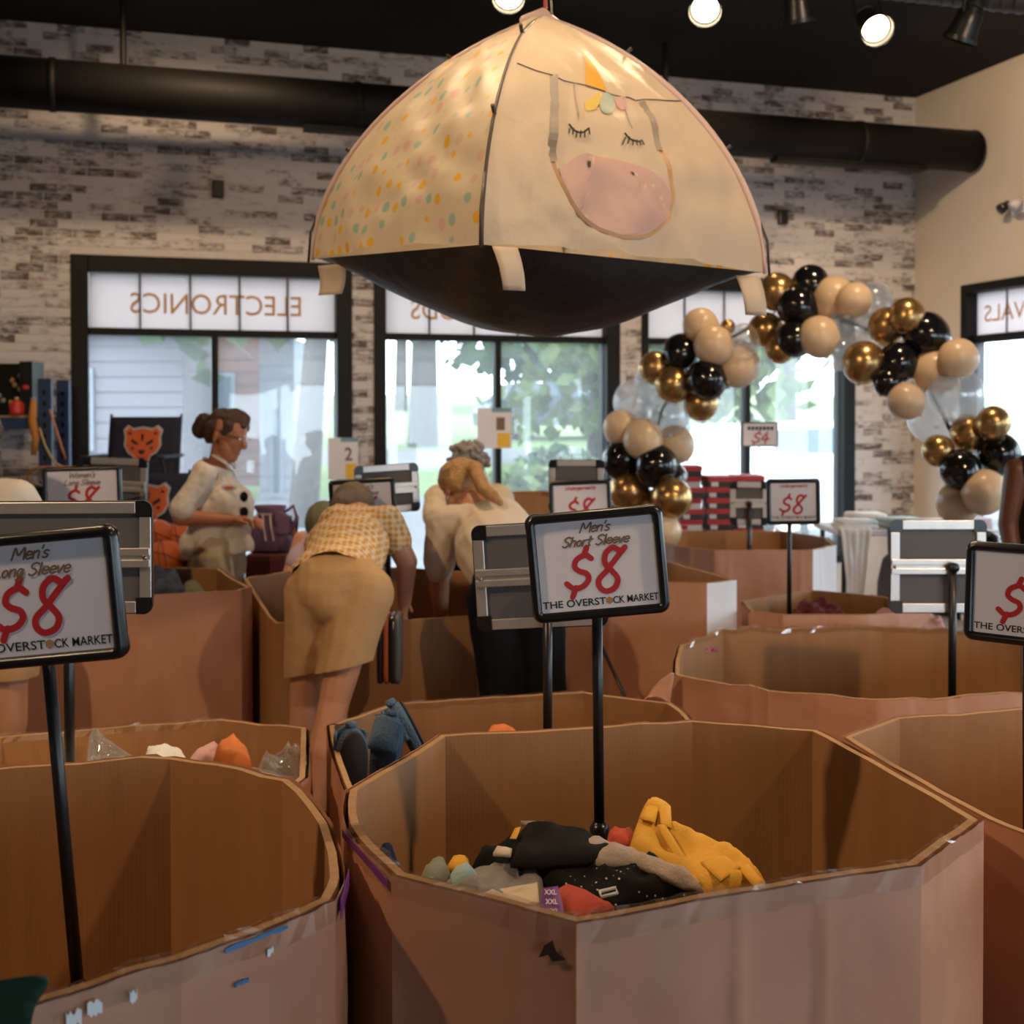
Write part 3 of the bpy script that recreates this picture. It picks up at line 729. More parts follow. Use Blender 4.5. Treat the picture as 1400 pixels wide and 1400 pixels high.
# ================================================================== cardboard bins
mat('cut_edge', (.36, .21, .10), .8, var=.3, scale=60)
mat('white_sheet', (.72, .73, .78), .55)
mat('purple_print', (.16, .03, .22), .4)
def bin_(name, V, Hh, label, seed, paper=True, noise_amp=.004, white=(), tape=()):
    rr = random.Random(seed); n = len(V); V = [Vector((x, y, 0)) for x, y in V]
    if isinstance(Hh, (int, float)): Hh = [Hh]*n
    ar = sum(V[i].x*V[(i+1) % n].y - V[(i+1) % n].x*V[i].y for i in range(n))
    if ar < 0: V.reverse(); Hh = list(Hh)[::-1]; white = [n-2-w if w < n-1 else n-1 for w in white]; tape = [n-2-w if w < n-1 else n-1 for w in tape]
    cen = sum(V, Vector())/n
    e = thing(name, (cen.x, cen.y, 0), label, 'cardboard bin', 'cardboard bins of clothes')
    def offset(k):
        out = []
        for i in range(n):
            a = (V[i]-V[i-1]).normalized(); b = (V[(i+1) % n]-V[i]).normalized()
            na = Vector((a.y, -a.x, 0)); nb = Vector((b.y, -b.x, 0)); m = (na+nb).normalized()
            out.append(V[i] + m*k/max(.5, m.dot(na)))
        return out
    inner = offset(-.014); outer = V; pap = offset(.009)
    for i in range(n):
        j = (i+1) % n; L = (V[j]-V[i]).length; nx = max(3, int(L/.06)); nz = 7
        nrm = Vector(((V[j]-V[i]).y, -(V[j]-V[i]).x, 0)).normalized()
        ph = rr.uniform(0, 6); bow = rr.uniform(-.008, .008)
        rimh = []
        for k in range(nx+1):
            u = k/nx; h = Hh[i]*(1-u)+Hh[j]*u
            h += noise_amp*noise.noise(Vector((V[i].x*7+u*L*11, seed*1.7+i, 0)))*(1 if 0 < k < nx else .0)
            rimh.append(h)
        def P(base, u, v, amp, s2):
            k = min(nx, int(round(u*nx))); h = rimh[k]; p = base[i].lerp(base[j], u)
            b = bow*math.sin(PI*u)*(.3+.7*v) + (amp*noise.noise(Vector((p.x*6, p.y*6, v*h*5+s2))) if 0 < u < 1 else 0)
            return Vector((p.x, p.y, 0)) + nrm*b + Vector((0, 0, h*v))
        mb = MB(); so = rr.uniform(0, 20)
        mb.grid(lambda u, v: P(inner, u, v, .0, 0), nx, nz, 0, lambda u, v: (so+u*L, v))
        a0 = len(mb.v); mb.grid(lambda u, v: P(outer, u, v, .0, 0), nx, nz, 0, lambda u, v: (so+u*L, v))
        top_i = nz*(nx+1); 
        for k in range(nx): mb.face((top_i+k, top_i+k+1, a0+top_i+k+1, a0+top_i+k), 1)
        for k in range(nz):
            for c in (0, nx): mb.face((k*(nx+1)+c, (k+1)*(nx+1)+c, a0+(k+1)*(nx+1)+c, a0+k*(nx+1)+c), 1)
        sp = part('side_panel', mb, ['cardboard', 'cut_edge'], e)
        if paper:
            cr = [rr.uniform(.12, .88) for _ in range(int(L/.22))]      # vertical fold creases in the wrap
            def PP(u, v):
                p = P(pap, u, v, .006 if v < .99 else .001, seed); w = sum(max(0, 1-abs(u-c)*L/.014) for c in cr)
                return p + nrm*(.0065*w*(.35+.65*min(1, (1-v)*5)) + (.003*noise.noise(Vector((u*L*14, v*9, seed*3+i))) if 0 < u < 1 and v < .97 else 0))
            mb = MB(); mb.grid(PP, max(6, int(L/.012)), 22, 0, lambda u, v: (so+u*L, v))
            part('paper_wrap', mb, 'white_sheet' if i in white else 'paper', e, True, label='white sheet taped over the corner' if i in white else None)
        if i in tape:
            mb = MB(); r2 = random.Random(seed*13+i); m = nx*3
            rows = [(0, .030), (0, .002), (1, .002), (1, .016)]
            for k in range(m+1):
                u = k/m; kk = min(nx, int(u*nx)); h = rimh[kk]*(1-(u*nx-kk)) + rimh[min(nx, kk+1)]*(u*nx-kk)
                for side, dz in rows:
                    base = pap if side == 0 else inner; p = base[i].lerp(base[j], u) + nrm*(.004 if side == 0 else -.004) + nrm*bow*math.sin(PI*u)
                    z = h - dz if dz > .01 else h + .004
                    mb.v.append(Vector((p.x, p.y, z)) + Vector((r2.gauss(0, .0012), r2.gauss(0, .0012), r2.gauss(0, .0016))))
            for k in range(m):
                for q in range(3): mb.face((k*4+q, k*4+q+1, (k+1)*4+q+1, (k+1)*4+q))
            part('tape_strip', mb, 'packing_tape', e, label='clear packing tape along the rim')
    mb = MB(); mb.poly([Vector((p.x, p.y, .004)) for p in inner], (0, 0, .012)); part('bottom', mb, 'cardboard', e)
    return e
A_V = [(-.31, 2.36), (-.16, 2.77), (.42, 2.90), (.69, 2.81), (.82, 2.18), (.64, 1.96), (.09, 1.74), (-.18, 1.92), (-.28, 2.15)]
binA = bin_('clothing_bin', A_V, .91, 'front cardboard bin in the middle holding the yellow shirt and the Short Sleeve sign', 1, tape=(4, 5, 6, 7))
B_V = [(-.44, 2.43), (-.71, 2.59), (-1.25, 2.46), (-1.45, 2.1), (-1.35, 1.65), (-.98, 1.28), (-.62, 1.46), (-.44, 1.62), (-.27, 1.82), (-.275, 1.95), (-.345, 2.22)]
binB = bin_('clothing_bin', B_V, .91, 'front left cardboard bin with taped rim and dark empty inside', 2, tape=(5, 6, 7), noise_amp=.009)
C_V = [(-.52, 3.1), (-.60, 3.6), (-.87, 3.70), (-1.45, 3.50), (-1.65, 2.98), (-1.3, 2.66), (-.76, 2.68), (-.57, 2.84)]
binC = bin_('clothing_bin', C_V, .72, 'low cardboard bin with plastic-wrapped clothes behind the front left bin', 3, tape=(2,))
D_V = [(-.535, 3.62), (-.37, 3.90), (.235, 4.06), (.50, 3.90), (.53, 3.66), (.44, 3.05), (-.05, 2.97), (-.40, 3.0)]
binD = bin_('clothing_bin', D_V, .72, 'cardboard bin with blue slippers behind the front middle bin', 4, tape=(1,))
E_V = [(.64, 4.73), (.85, 5.06), (1.53, 5.14), (2.08, 5.05), (2.25, 4.5), (1.7, 4.12), (1.19, 4.05), (.86, 4.16), (.57, 4.33)]
binE = bin_('clothing_bin', E_V, [.75, .755, .75, .75, .73, .70, .695, .70, .72], 'wide cardboard bin with torn sagging front rim on the right', 5, noise_amp=.014, tape=(0, 1, 2))
F_V = [(.80, 2.98), (.98, 3.17), (1.5, 3.32), (1.95, 3.1), (2.05, 2.5), (1.7, 2.12), (1.15, 2.12), (.95, 2.28), (.90, 2.42)]
binF = bin_('clothing_bin', F_V, .85, 'cardboard bin cut off by the right edge beside the front middle bin', 6)
G_V = [(-1.38, 5.85), (-1.9, 5.95), (-2.4, 5.8), (-2.6, 5.3), (-2.3, 4.93), (-1.5, 4.97), (-1.12, 5.1), (-1.1, 5.2)]
binG = bin_('clothing_bin', G_V, .91, 'tall bin wrapped in reddish kraft paper at the left in front of the standing woman', 7)
H_V = [(-1.19, 5.5), (-1.03, 5.77), (-.5, 5.9), (-.12, 5.75), (0, 5.45), (-.15, 5.2), (-.42, 5.12), (-.97, 5.08), (-1.03, 5.15)]
binH = bin_('clothing_bin', H_V, [.91, .91, .91, .90, .86, .79, .785, .78, .82], 'cardboard bin the patterned-blouse shopper leans into', 8, paper=False)
I_V = [(.97, 5.42), (.83, 5.31), (.25, 5.45), (.15, 5.8), (.3, 6.25), (.73, 6.25)]
binI = bin_('clothing_bin', I_V, .91, 'kraft bin with a white sheet on its corner behind the Short Sleeve sign', 9, white=(0,))
J_V = [(.95, 7.75), (1.68, 7.75), (1.85, 7.3), (1.79, 6.89), (1.6, 6.63), (1.08, 6.63), (.9, 6.85), (.75, 7.4)]
binJ = bin_('clothing_bin', J_V, .91, 'far kraft bin with a white corner sheet below the stack of red shoe boxes', 10, white=(3,))
K_V = [(1.03, 5.35), (1.05, 5.65), (1.45, 6.02), (1.75, 5.78), (1.8, 5.4), (1.5, 5.27), (1.15, 5.27)]
binK = bin_('clothing_bin', K_V, .78, 'bin holding dark red clothes in front of the far white-cornered bin', 11)
L_V = [(-.1, 7.75), (.32, 7.75), (.40, 8.1), (.2, 8.3), (-.1, 8.25)]
binL = bin_('clothing_bin', L_V, 1.13, 'tall plain cardboard bin beside the grey-haired shopper under the middle window', 12, paper=False)

mat('tape_white_glint', (.75, .75, .78), .2); mat('tape_blue', (.06, .17, .36), .3); mat('tear_dark', (.03, .016, .009), .9)  # the white tape colour also paints in the glints on the tape
def patch(name, e, a, b, poly, m, zr=.91, lift=.016, label=None):
    a, b = Vector((*a, 0)), Vector((*b, 0)); d = (b-a); n = Vector((d.y, -d.x, 0)).normalized()
    if n.dot((a+b)/2 - Vector((e.location.x, e.location.y, 0))) < 0: n = -n
    mb = MB(); mb.poly([a + d*u + n*lift + Vector((0, 0, zr-dz)) for u, dz in poly], n*.0012); part(name, mb, m, e, label=label)
rp = random.Random(9)
def blot(u0, u1, z0, z1, k=9):
    return [((u0+u1)/2+(u1-u0)/2*math.cos(t)*rp.uniform(.6, 1.1), (z0+z1)/2+(z1-z0)/2*math.sin(t)*rp.uniform(.6, 1.1)) for t in [2*PI*i/k for i in range(k)]]
def shard(u0, u1, z0, z1):
    k = 7; top = [(u0+(u1-u0)*i/k, z0+(z1-z0)*rp.uniform(0, .35)) for i in range(k+1)]; low = [(u0+(u1-u0)*i/k, z1-(z1-z0)*rp.uniform(0, .35)) for i in range(k, -1, -1)]
    return top + low
for (u0, u1, z0, z1) in ((.03, .16, .030, .052), (.06, .13, .058, .068), (.36, .44, .014, .040), (.47, .55, .012, .034), (.70, .74, .014, .034)):
    patch('torn_tape', binB, (-.62, 1.46), (-.44, 1.62), shard(u0, u1, z0, z1), 'tape_white_glint', lift=.013, label='white tape scrap with glints painted in')
for (u0, u1, z0, z1, m) in ((.25, .66, .003, .012, 'tape_blue'), (.31, .40, .055, .064, 'tape_blue'), (.52, .56, .026, .040, 'tape_white_glint')):
    patch('torn_tape', binB, (-.44, 1.62), (-.27, 1.82), shard(u0, u1, z0, z1), m, lift=.013, label='blue and white tape scrap')
patch('tear', binA, (.09, 1.74), (-.18, 1.92), [(.03, .052), (.08, .045), (.10, .030), (.14, .040), (.17, .060), (.12, .052), (.10, .060), (.06, .056)], 'tear_dark', lift=.0125, label='dark tear in the paper at the front corner')
patch('printed_strip', binA, (-.18, 1.92), (-.28, 2.15), [(0, .004), (1, .004), (1, .016), (0, .018)], 'purple_print', label='purple printed strip below the rim')
patch('printed_strip', binB, (-.27, 1.82), (-.275, 1.95), [(0, .002), (1, .002), (1, .03), (0, .03)], 'purple_print', label='purple printed strip at the corner')
mb = MB(); c0 = Vector((.56, 4.30, .715))
mb.grid(lambda u, v: c0 + Vector((-.09*u-.02*v, -.02-.03*v, .02+.05*u*v-.075*u*u-.10*v*(1-.4*u) + .012*noise.noise(Vector((u*4, v*4, 3))))), 12, 10, 0, lambda u, v: (u*.1, v*.1)); o = part('torn_flap', mb, 'paper', binE, True, fix=False); o.modifiers.new('t', 'SOLIDIFY').thickness = .004
mb = MB(); rp2 = random.Random(4)
for k in range(26): q0 = Vector((.74, 4.60, .752)); d = Vector((rp2.gauss(0, 1), rp2.gauss(0, 1), abs(rp2.gauss(0, 1)))).normalized()*.03; mb.tube([q0, q0+d*.6, q0+d+Vector((0, 0, -.008))], .0014, 4)
o = part('ribbon_bow', mb, 'ribbon_pink', binE, label='pink curled ribbon on the rim') if mat('ribbon_pink', (.45, .12, .2), .5) else None

# ================================================================== sign stands
def rrect(w, h, r, seg=5):
    pts = []
    for cx, cy, a0 in ((w/2-r, h/2-r, 0), (-w/2+r, h/2-r, PI/2), (-w/2+r, -h/2+r, PI), (w/2-r, -h/2+r, 1.5*PI)):
        for k in range(seg+1): a = a0 + PI/2*k/seg; pts.append((cx+r*math.cos(a), cy+r*math.sin(a)))
    return pts
_ov = text_geo('THE OVERST', .014); _ck = text_geo('CK MARKET', .014)
def sign(px, py, Y, w, h, yaw, roll, tilt, label, titles=(), price='$8', zbase=.016, tcol='ink_brown', pole_px=None, store=True, size=1.0, collar=None, lower=None):
    P = PD(px, py, Y)
    R = Matrix.Rotation(yaw, 3, 'Z') @ Matrix.Rotation(tilt, 3, 'Y')
    off = 0 if pole_px is None else (pole_px-px)*Y/F_PX
    Lp = (P.z-zbase)/math.cos(tilt); base = P - R @ Vector((-off, 0, Lp)) if abs(yaw) < 1.5 else P - R @ Vector((off, 0, Lp))
    if abs(yaw) >= 1.5: off = -off
    e = thing('sign_stand', base, label, 'sign', 'price signs on black stands'); e.rotation_euler = R.to_euler()
    # local: x right of the front face, front looks to -y, z up the pole; board centre at (-off, 0, Lp)
    ca, sa = math.cos(roll), math.sin(roll); fx = -off
    def B(x, y, z): return Vector((fx + x*ca - y*sa, z, Lp + x*sa + y*ca))
    fw = .0185*size; r = .020*size
    mb = MB(); O = rrect(w, h, r); I = rrect(w-2*fw, h-2*fw, .004); Mi = rrect(w-fw*.9, h-fw*.9, r*.7); n = len(O)
    rings = [[B(x, y, .012) for x, y in O], [B(x, y, -.002) for x, y in O], [B(x, y, -.013) for x, y in Mi], [B(x, y, -.005) for x, y in I], [B(x, y, .004) for x, y in I]]
    for q in rings: mb.v += q
    for k in range(len(rings)-1):
        for i in range(n): mb.face((k*n+i, k*n+(i+1) % n, (k+1)*n+(i+1) % n, (k+1)*n+i))
    part('frame', mb, 'black_plastic', e, True, local=True)
    pw, ph = w-2*fw, h-2*fw
    mb = MB(); mb.quad(B(-pw/2, -ph/2, -.0005), B(pw/2, -ph/2, -.0005), B(pw/2, ph/2, -.0005), B(-pw/2, ph/2, -.0005)); po = part('poster', mb, 'poster', e, local=True)
    f2 = lambda x, y, z: B(x, y, -.0012-z)
    if titles:
        mb = MB(); hh = .105*ph if len(titles) > 1 else .085*ph; y0 = .365*ph
        for k, t in enumerate(titles): write(mb, t, 0, y0-k*hh*1.42-(0 if len(titles) > 1 else -.02*ph), hh, hh*.17, f2, .28, pw*.78, 1.22)
        part('title_lettering', mb, tcol, po, local=True, fix=False)
    if price:
        mb = MB(); hp = .43*ph; write(mb, price, -.03*pw, -.285*ph, hp, hp*.145, f2, .10, None, .86); part('price_lettering', mb, 'ink_red', po, local=True, label='red brushed price', fix=False)
    if store:
        mb = MB(); yb = -.455*ph; ht = .082*ph
        for (v, f, _), x0, x1 in ((_ov, -.49, .045), (_ck, .105, .49)):
            mb.add([f2(pw*(x0+(x1-x0)*x), yb+ht*y, 0) for x, y in v], f)
        part('store_lettering', mb, 'ink_black', po, local=True, fix=False)
        mb = MB(); c = pw*.074; mb.add([f2(c+math.cos(a)*ht*.52, yb+ht*.5+math.sin(a)*ht*.52, 0) for a in [PI/6+PI/3*k for k in range(6)]], [tuple(range(6))]); part('box_logo', mb, 'logo_box', po, local=True, label='small brown box logo', fix=False)
    # back side: grey board in aluminium rails with black corner caps
    mb = MB(); mb.quad(B(-pw/2, -ph/2, .006), B(pw/2, -ph/2, .006), B(pw/2, ph/2, .006), B(-pw/2, ph/2, .006)); part('back_board', mb, 'grey_panel', e, local=True)
    aw = .026*size; cc = .033*size
    for x0, x1, y0, y1 in ((-w/2+cc, w/2-cc, h/2-aw, h/2-.002), (-w/2+cc, w/2-cc, -h/2+.002, -h/2+aw), (-w/2+.002, -w/2+aw, -h/2+cc, h/2-cc), (w/2-aw, w/2-.002, -h/2+cc, h/2-cc)):
        mb = MB(); mb.box((x0, y0, .009), (x1, y1, .0145), fn=B); bevel(part('back_rail', mb, 'aluminium', e, local=True), .002)
    for sx in (-1, 1):
        for sy in (-1, 1):
            pts = [(x*1.0, y*1.0) for x, y in rrect(w+.002, h+.002, r) if x*sx > 0 and y*sy > 0]
            cx, cy = sx*(w/2-cc), sy*(h/2-cc)
            poly = [(cx, sy*h/2)] + sorted(pts, key=lambda p: math.atan2(p[1]-cy, (p[0]-cx)*sx)*sy, reverse=True) + [(sx*w/2, cy), (cx, cy)]
            mb = MB(); mb.poly([B(x, y, .008) for x, y in poly], B(0, 0, .0155)-B(0, 0, .008)); part('corner_cap', mb, 'black_plastic', e, local=True)
    for yy in (-.012, .012):
        mb = MB(); mb.box((-w/2+.004, (yy-.008)*size, .0145), (w/2-.004, (yy+.008)*size, .022), fn=B); bevel(part('cross_rail', mb, 'aluminium', e, local=True), .002)
    mb = MB(); mb.box((-w/2+.004, -.010*size, .0140), (w/2-.004, .010*size, .0180), fn=B); part('cross_rail', mb, 'aluminium', e, local=True)
    for sx in (-1, 1):
        mb = MB(); mb.lathe([(.006, 0), (.006, .004), (.003, .006)], 8, fn=lambda p, sx=sx: B(sx*(w/2-.016)+p.x, p.y, .019+p.z)); part('rail_screw', mb, 'chrome', e, True, local=True)
    # pole, collar, clamp knob, base
    pr = .0105*size
    cl = Lp*.52 if collar is None else collar
    mb = MB(); mb.tube([(0, .034, cl), (0, .034, Lp+.012)], pr, 14); part('pole', mb, 'black_metal', e, True, local=True)
    mb = MB(); mb.tube([(0, .034, .012), (0, .034, cl)], pr*1.35, 14); part('lower_pole', mb, 'black_metal', e, True, local=True)
    mb = MB(); mb.tube([(0, .034, cl-.05), (0, .034, cl-.035), (0, .034, cl), (0, .034, cl+.012)], [pr*1.5, pr*1.85, pr*1.85, pr*1.2], 14); part('collar', mb, 'black_plastic', e, True, local=True)
    mb = MB(); mb.tube([(0, .015, Lp), (0, .055, Lp)], pr*1.25, 12); part('clamp_knob', mb, 'black_plastic', e, True, local=True)
    mb = MB(); mb.lathe([(.125, 0), (.125, .008), (.11, .014), (.02, .018), (.016, .03)], 24, fn=lambda p: Vector((p.x, p.y+.034, p.z))); part('base', mb, 'black_metal', e, True, local=True)
    return e
T_ = math.radians
sign(817, 771, 2.42, .268, .212, 0, T_(4.4), T_(-.6), 'black framed Short Sleeve price sign standing in the front middle bin', ("Men's", 'Short Sleeve'), collar=.79)
sign(47, 819, 1.97, .278, .214, T_(0), T_(.4), T_(-4.7), 'black framed Long Sleeve price sign leaning at the left edge, nearest of all', ("Men's", 'Long Sleeve'), collar=.68)
sign(1409, 815, 2.62, .268, .214, T_(-34), T_(-2), T_(-.5), 'black framed price sign cut off by the right edge', ('P',), pole_px=1400)
sign(88, 762, 2.93, .415, .267, PI+T_(3), T_(0), 0, 'grey backed sign turned away behind the leaning Long Sleeve sign', (), None, store=False, size=1.15, pole_px=99)
sign(738, 786, 3.22, .34, .275, PI-T_(6), T_(-3.5), 0, 'grey backed sign turned away just left of the Short Sleeve sign', (), None, store=False, size=1.15, pole_px=750)
sign(1281, 774, 4.45, .345, .335, PI, T_(0), T_(0), 'grey backed sign turned away in the torn bin on the right', (), None, store=False, size=1.35, pole_px=1298)
sign(113, 678, 5.25, .325, .25, T_(4), T_(1.5), 0, 'small framed Long Sleeve sign in the reddish kraft bin at left', ("Women's", 'Long Sleeve'), zbase=.016)
sign(158, 664, 5.55, .31, .25, PI-T_(10), T_(2), 0, 'grey backed sign behind the small Long Sleeve sign at left', (), None, store=False, size=1.2)
sign(496, 690, 5.45, .29, .225, T_(4), T_(3), 0, 'framed Short Sleeve sign behind the head of the patterned-blouse shopper', ("Women's", 'Short Sleeve'))
sign(529, 668, 5.62, .29, .22, PI+T_(14), T_(-3), 0, 'grey backed sign left of the two women leaning together', (), None, store=False, size=1.2)
sign(794, 692, 5.72, .285, .235, 0, T_(2), 0, 'framed sign with red writing peeking over the Short Sleeve sign', ('Undergarments',), tcol='ink_red')
sign(788, 664, 5.95, .265, .25, PI-T_(4), T_(0), 0, 'grey backed sign behind the sign that peeks over the Short Sleeve sign', (), None, store=False, size=1.2)
sign(1085, 686, 5.62, .240, .208, T_(-4), T_(1), 0, 'framed sign with red writing standing in the bin of dark red clothes', ('Undergarments',), tcol='ink_red', pole_px=1081)
sign(1024, 688, 7.15, .22, .25, PI-T_(8), 0, T_(0), 'grey backed sign in front of the red shoe boxes', (), None, store=False, size=1.3)

# ================================================================== play tent hanging from the ceiling
mat('tent_cream', (.70, .58, .44), .5, var=.06, scale=6, trans=.35, bump=.5, bscale=9)
mat('tent_black', (.012, .012, .014), .5, var=.3, scale=9, bump=.3, bscale=12)
mat('tent_pink', (.62, .42, .38), .55, trans=.3); mat('tent_trim', (.62, .46, .43), .5, trans=.2)
mat('print_yellow', (.72, .40, .06), .6, trans=.3); mat('print_teal', (.42, .50, .42), .6, trans=.3); mat('print_grey', (.22, .19, .16), .6)
mat('zip_tape', (.40, .24, .13), .6); mat('print_lemon', (.72, .55, .14), .6, trans=.3)
mat('pole_dark', (.05, .035, .03), .5); mat('red_strap', (.35, .03, .03), .6)
TF, TR, TL = Vector((-.078, 3.30, 2.078)), Vector((.784, 3.88, 2.07)), Vector((-.661, 4.16, 2.15)); TB = TR + TL - TF
TA = Vector((.10, 4.02, 2.905))
tent = thing('play_tent', TA, 'cream unicorn play tent with black floor hanging from the ceiling', 'tent')
def pole_pt(cn, v):          # v 0 corner .. 1 apex, along the bent rod
    r = math.cos(v*PI/2); rad = cn - TA
    h = .28*(1-r) + .72*math.sin(v*PI/2)
    return Vector((TA.x + rad.x*r, TA.y + rad.y*r, cn.z + (TA.z-cn.z)*h))
def panel_pt(c0, c1, u, v, amp=1.0):
    p = pole_pt(c0, v).lerp(pole_pt(c1, v), u)
    n = (c1-c0).cross(Vector((0, 0, 1))).normalized()
    if n.dot((c0+c1)/2-TA) < 0: n = -n
    n = (n + Vector((0, 0, .5))).normalized()
    w = math.sin(PI*u)
    q = p*3.2
    f = amp*(.018*noise.noise(Vector((q.x*2, q.y*2, q.z*3))) + .006*noise.noise(Vector((q.x*6+q.z*5, q.y*6, q.z*3))) + .009*math.sin((u*2.1+v*3.3)*9+noise.noise(q*2)*4)*(1-v)*(.3+.7*w))
    return p + n*(f*min(1, w*3) + w*.035*(1-v))
def tent_panel(c0, c1, m, u0=0, u1=1):
    mb = MB(); mb.grid(lambda u, v: panel_pt(c0, c1, u, v), 36, 36, 0, lambda u, v: ((u-.5)*math.cos(v*1.45), v*.95))
    return part('wall_panel', mb, m, tent, True, fix=False)
tent_panel(TL, TF, 'dots'); front = tent_panel(TF, TR, 'tent_cream'); tent_panel(TR, TB, 'dots'); tent_panel(TB, TL, 'tent_cream')
for cn in (TF, TR, TL, TB):
    pts = [pole_pt(cn, k/24*.97) + (cn-TA).normalized()*.006 for k in range(25)]
    mb = MB(); mb.tube(pts, [(.012 if k > 3 else .006) if cn is not TF else .005 for k in range(25)], 8); part('pole_sleeve', mb, 'tent_trim' if cn is not TF else 'pole_dark', tent, True)
    d = (cn-TA); d.z = 0; d.normalize()
    mb = MB(); mb.tube([cn+d*.018+Vector((0, 0, -.01)), pole_pt(cn, .10)+d*.02, pole_pt(cn, .2)+d*.008], .0045, 8); part('pole_tip', mb, 'pole_dark', tent, True)
    for v in (.38, .75):
        p = pole_pt(cn, v); mb = MB(); mb.tube([p+d*.02+Vector((0, 0, .02)), p-d*.004], .006, 6); part('pole_clip', mb, 'pole_dark', tent)
# floor sagging like a hammock
def floor_pt(u, v):
    p = TF*(1-u)*(1-v) + TR*u*(1-v) + TB*u*v + TL*(1-u)*v
    s = (1-(2*u-1)**2)*(1-(2*v-1)**2)
    return p + Vector((0, 0, -.225*s**.8 + .012*noise.noise(Vector((u*6, v*6, 1)))*s))
mb = MB(); mb.grid(floor_pt, 30, 30); part('tent_floor', mb, 'tent_black', tent, True, fix=False, label='black sagging tent floor')
# loose corner tabs hanging down
def tab(p, a, w, l, name='corner_tab', pink=True, bend=.02):
    mb = MB(); a = Vector(a).normalized(); n = a.cross(Vector((0, 0, 1)))
    f = lambda u, v: p + a*(u-.5)*w*(1-.15*v) + Vector((0, 0, -l*v)) + n*bend*math.sin(v*2.2) + a*.02*v
    mb.grid(f, 4, 8); o = part(name, mb, 'tent_cream', tent, True, fix=False)
    o.modifiers.new('t', 'SOLIDIFY').thickness = .003
    if pink:
        mb = MB(); mb.grid(lambda u, v: f(u, .55+.45*v)-n*.003, 4, 4); part('tab_end', mb, 'tent_pink', o, True, fix=False)
tab(PD(690, 338, 3.31), (1, .5, 0), .075, .115); tab(PD(1022, 378, 3.84), (1, .5, 0), .09, .12); tab(PD(453, 362, 4.1), (-1, .6, 0), .115, .095, pink=False)
# printed unicorn face on the door panel (u right, v up)
def on_panel(u, v, lift): 
    p = panel_pt(TF, TR, u, v); a = panel_pt(TF, TR, u+.01, v)-p; b = panel_pt(TF, TR, u, v+.01)-p
    n = a.cross(b).normalized(); 
    if n.y > 0: n = -n
    return p + n*lift
def uv_of(px, py):   # find panel coordinates seen at a place on the cloth
    best = None
    for it in range(3):
        rng = [(i/60, j/60) for i in range(61) for j in range(61)] if it == 0 else [(best[1]+(i-5)*st, best[2]+(j-5)*st) for i in range(11) for j in range(11)]
        st = 1/60 if it == 0 else st/5
        cand = []
        for u, v in rng:
            p = panel_pt(TF, TR, u, v, 0)-Vector((0, 0, EYE)); zc = p.dot(_fw); x = 700+F_PX*p.dot(_rt)/zc; y = CYP-F_PX*p.dot(_up)/zc
            cand.append(((x-px)**2+(y-py)**2, u, v))
        best = min(cand)
        if it == 0: st = 1/60/5
    return best[1], best[2]
def print_poly(name, pxs, m, lift=.0025, smooth=True):
    """closed printed patch laid on the cloth, finely divided so that it follows it"""
    uv = [uv_of(*p) for p in pxs]
    if smooth:
        q = catmull([*uv, uv[0]], 4)[:-1]; uv = [(p.x, p.y) for p in q]
    bm = bmesh.new(); vs = [bm.verts.new((u, v, 0)) for u, v in uv]; bm.faces.new(vs)
    bmesh.ops.triangulate(bm, faces=bm.faces[:])
    for _ in range(3):
        long = [e_ for e_ in bm.edges if e_.calc_length() > .05]
        if long: bmesh.ops.subdivide_edges(bm, edges=long, cuts=1); bmesh.ops.triangulate(bm, faces=bm.faces[:])
    bm.verts.index_update()
    mb = MB(); mb.add([on_panel(v.co.x, v.co.y, lift) for v in bm.verts], [[v.index for v in f.verts] for f in bm.faces]); bm.free()
    part(name, mb, m, front, True, fix=False)
def print_line(name, pxs, w, m, lift=.004, n=5):
    uv = catmull([uv_of(*p) for p in pxs], n); P_ = [on_panel(p.x, p.y, lift) for p in uv]
    mb = MB()
    for i, p in enumerate(P_):
        t = (P_[min(i+1, len(P_)-1)]-P_[max(i-1, 0)]).normalized(); s = t.cross(Vector((0, 1, 0))).normalized()*w/2; mb.v += [p+s, p-s]
    for i in range(len(P_)-1): mb.face((2*i, 2*i+1, 2*i+3, 2*i+2))
    part(name, mb, m, front, fix=False)
print_poly('printed_muzzle', [(766, 228), (790, 213), (815, 211), (850, 218), (885, 235), (912, 262), (916, 285), (905, 305), (880, 317), (845, 321), (815, 314), (790, 295), (772, 262)], 'tent_pink', .003)
print_poly('printed_horn', [(795, 72), (808, 85), (830, 124), (801, 117)], 'print_yellow', .004, False)
print_poly('printed_mane', [(829, 124), (841, 132), (841, 145), (832, 158), (822, 153), (820, 138)], 'print_teal', .0045)
print_poly('printed_mane', [(820, 126), (800, 140), (799, 153), (814, 150), (822, 138)], 'print_lemon', .004, False)
print_poly('printed_mane', [(842, 130), (855, 132), (857, 148), (846, 147)], 'tent_pink', .004)
print_line('door_zip', [(755, 105), (757, 150), (755, 200), (765, 245), (790, 295), (820, 317), (850, 324), (885, 320), (908, 305), (917, 280), (915, 250), (903, 200), (888, 150), (878, 138)], .011, 'zip_tape', .004, 6)
print_line('zip_flap', [(756, 104), (757, 145), (755, 185), (757, 220)], .024, 'print_grey', .006)
print_line('zip_flap', [(879, 138), (889, 160), (897, 185), (902, 205)], .018, 'print_grey', .006)
print_line('hood_seam', [(706, 88), (752, 104), (800, 117), (850, 131), (900, 139), (931, 139)], .004, 'pole_dark', .004)
print_line('printed_tear_line', [(786, 113), (788, 140), (790, 163)], .004, 'print_grey', .004); print_line('printed_tear_line', [(853, 132), (857, 160), (862, 178)], .004, 'print_grey', .004)
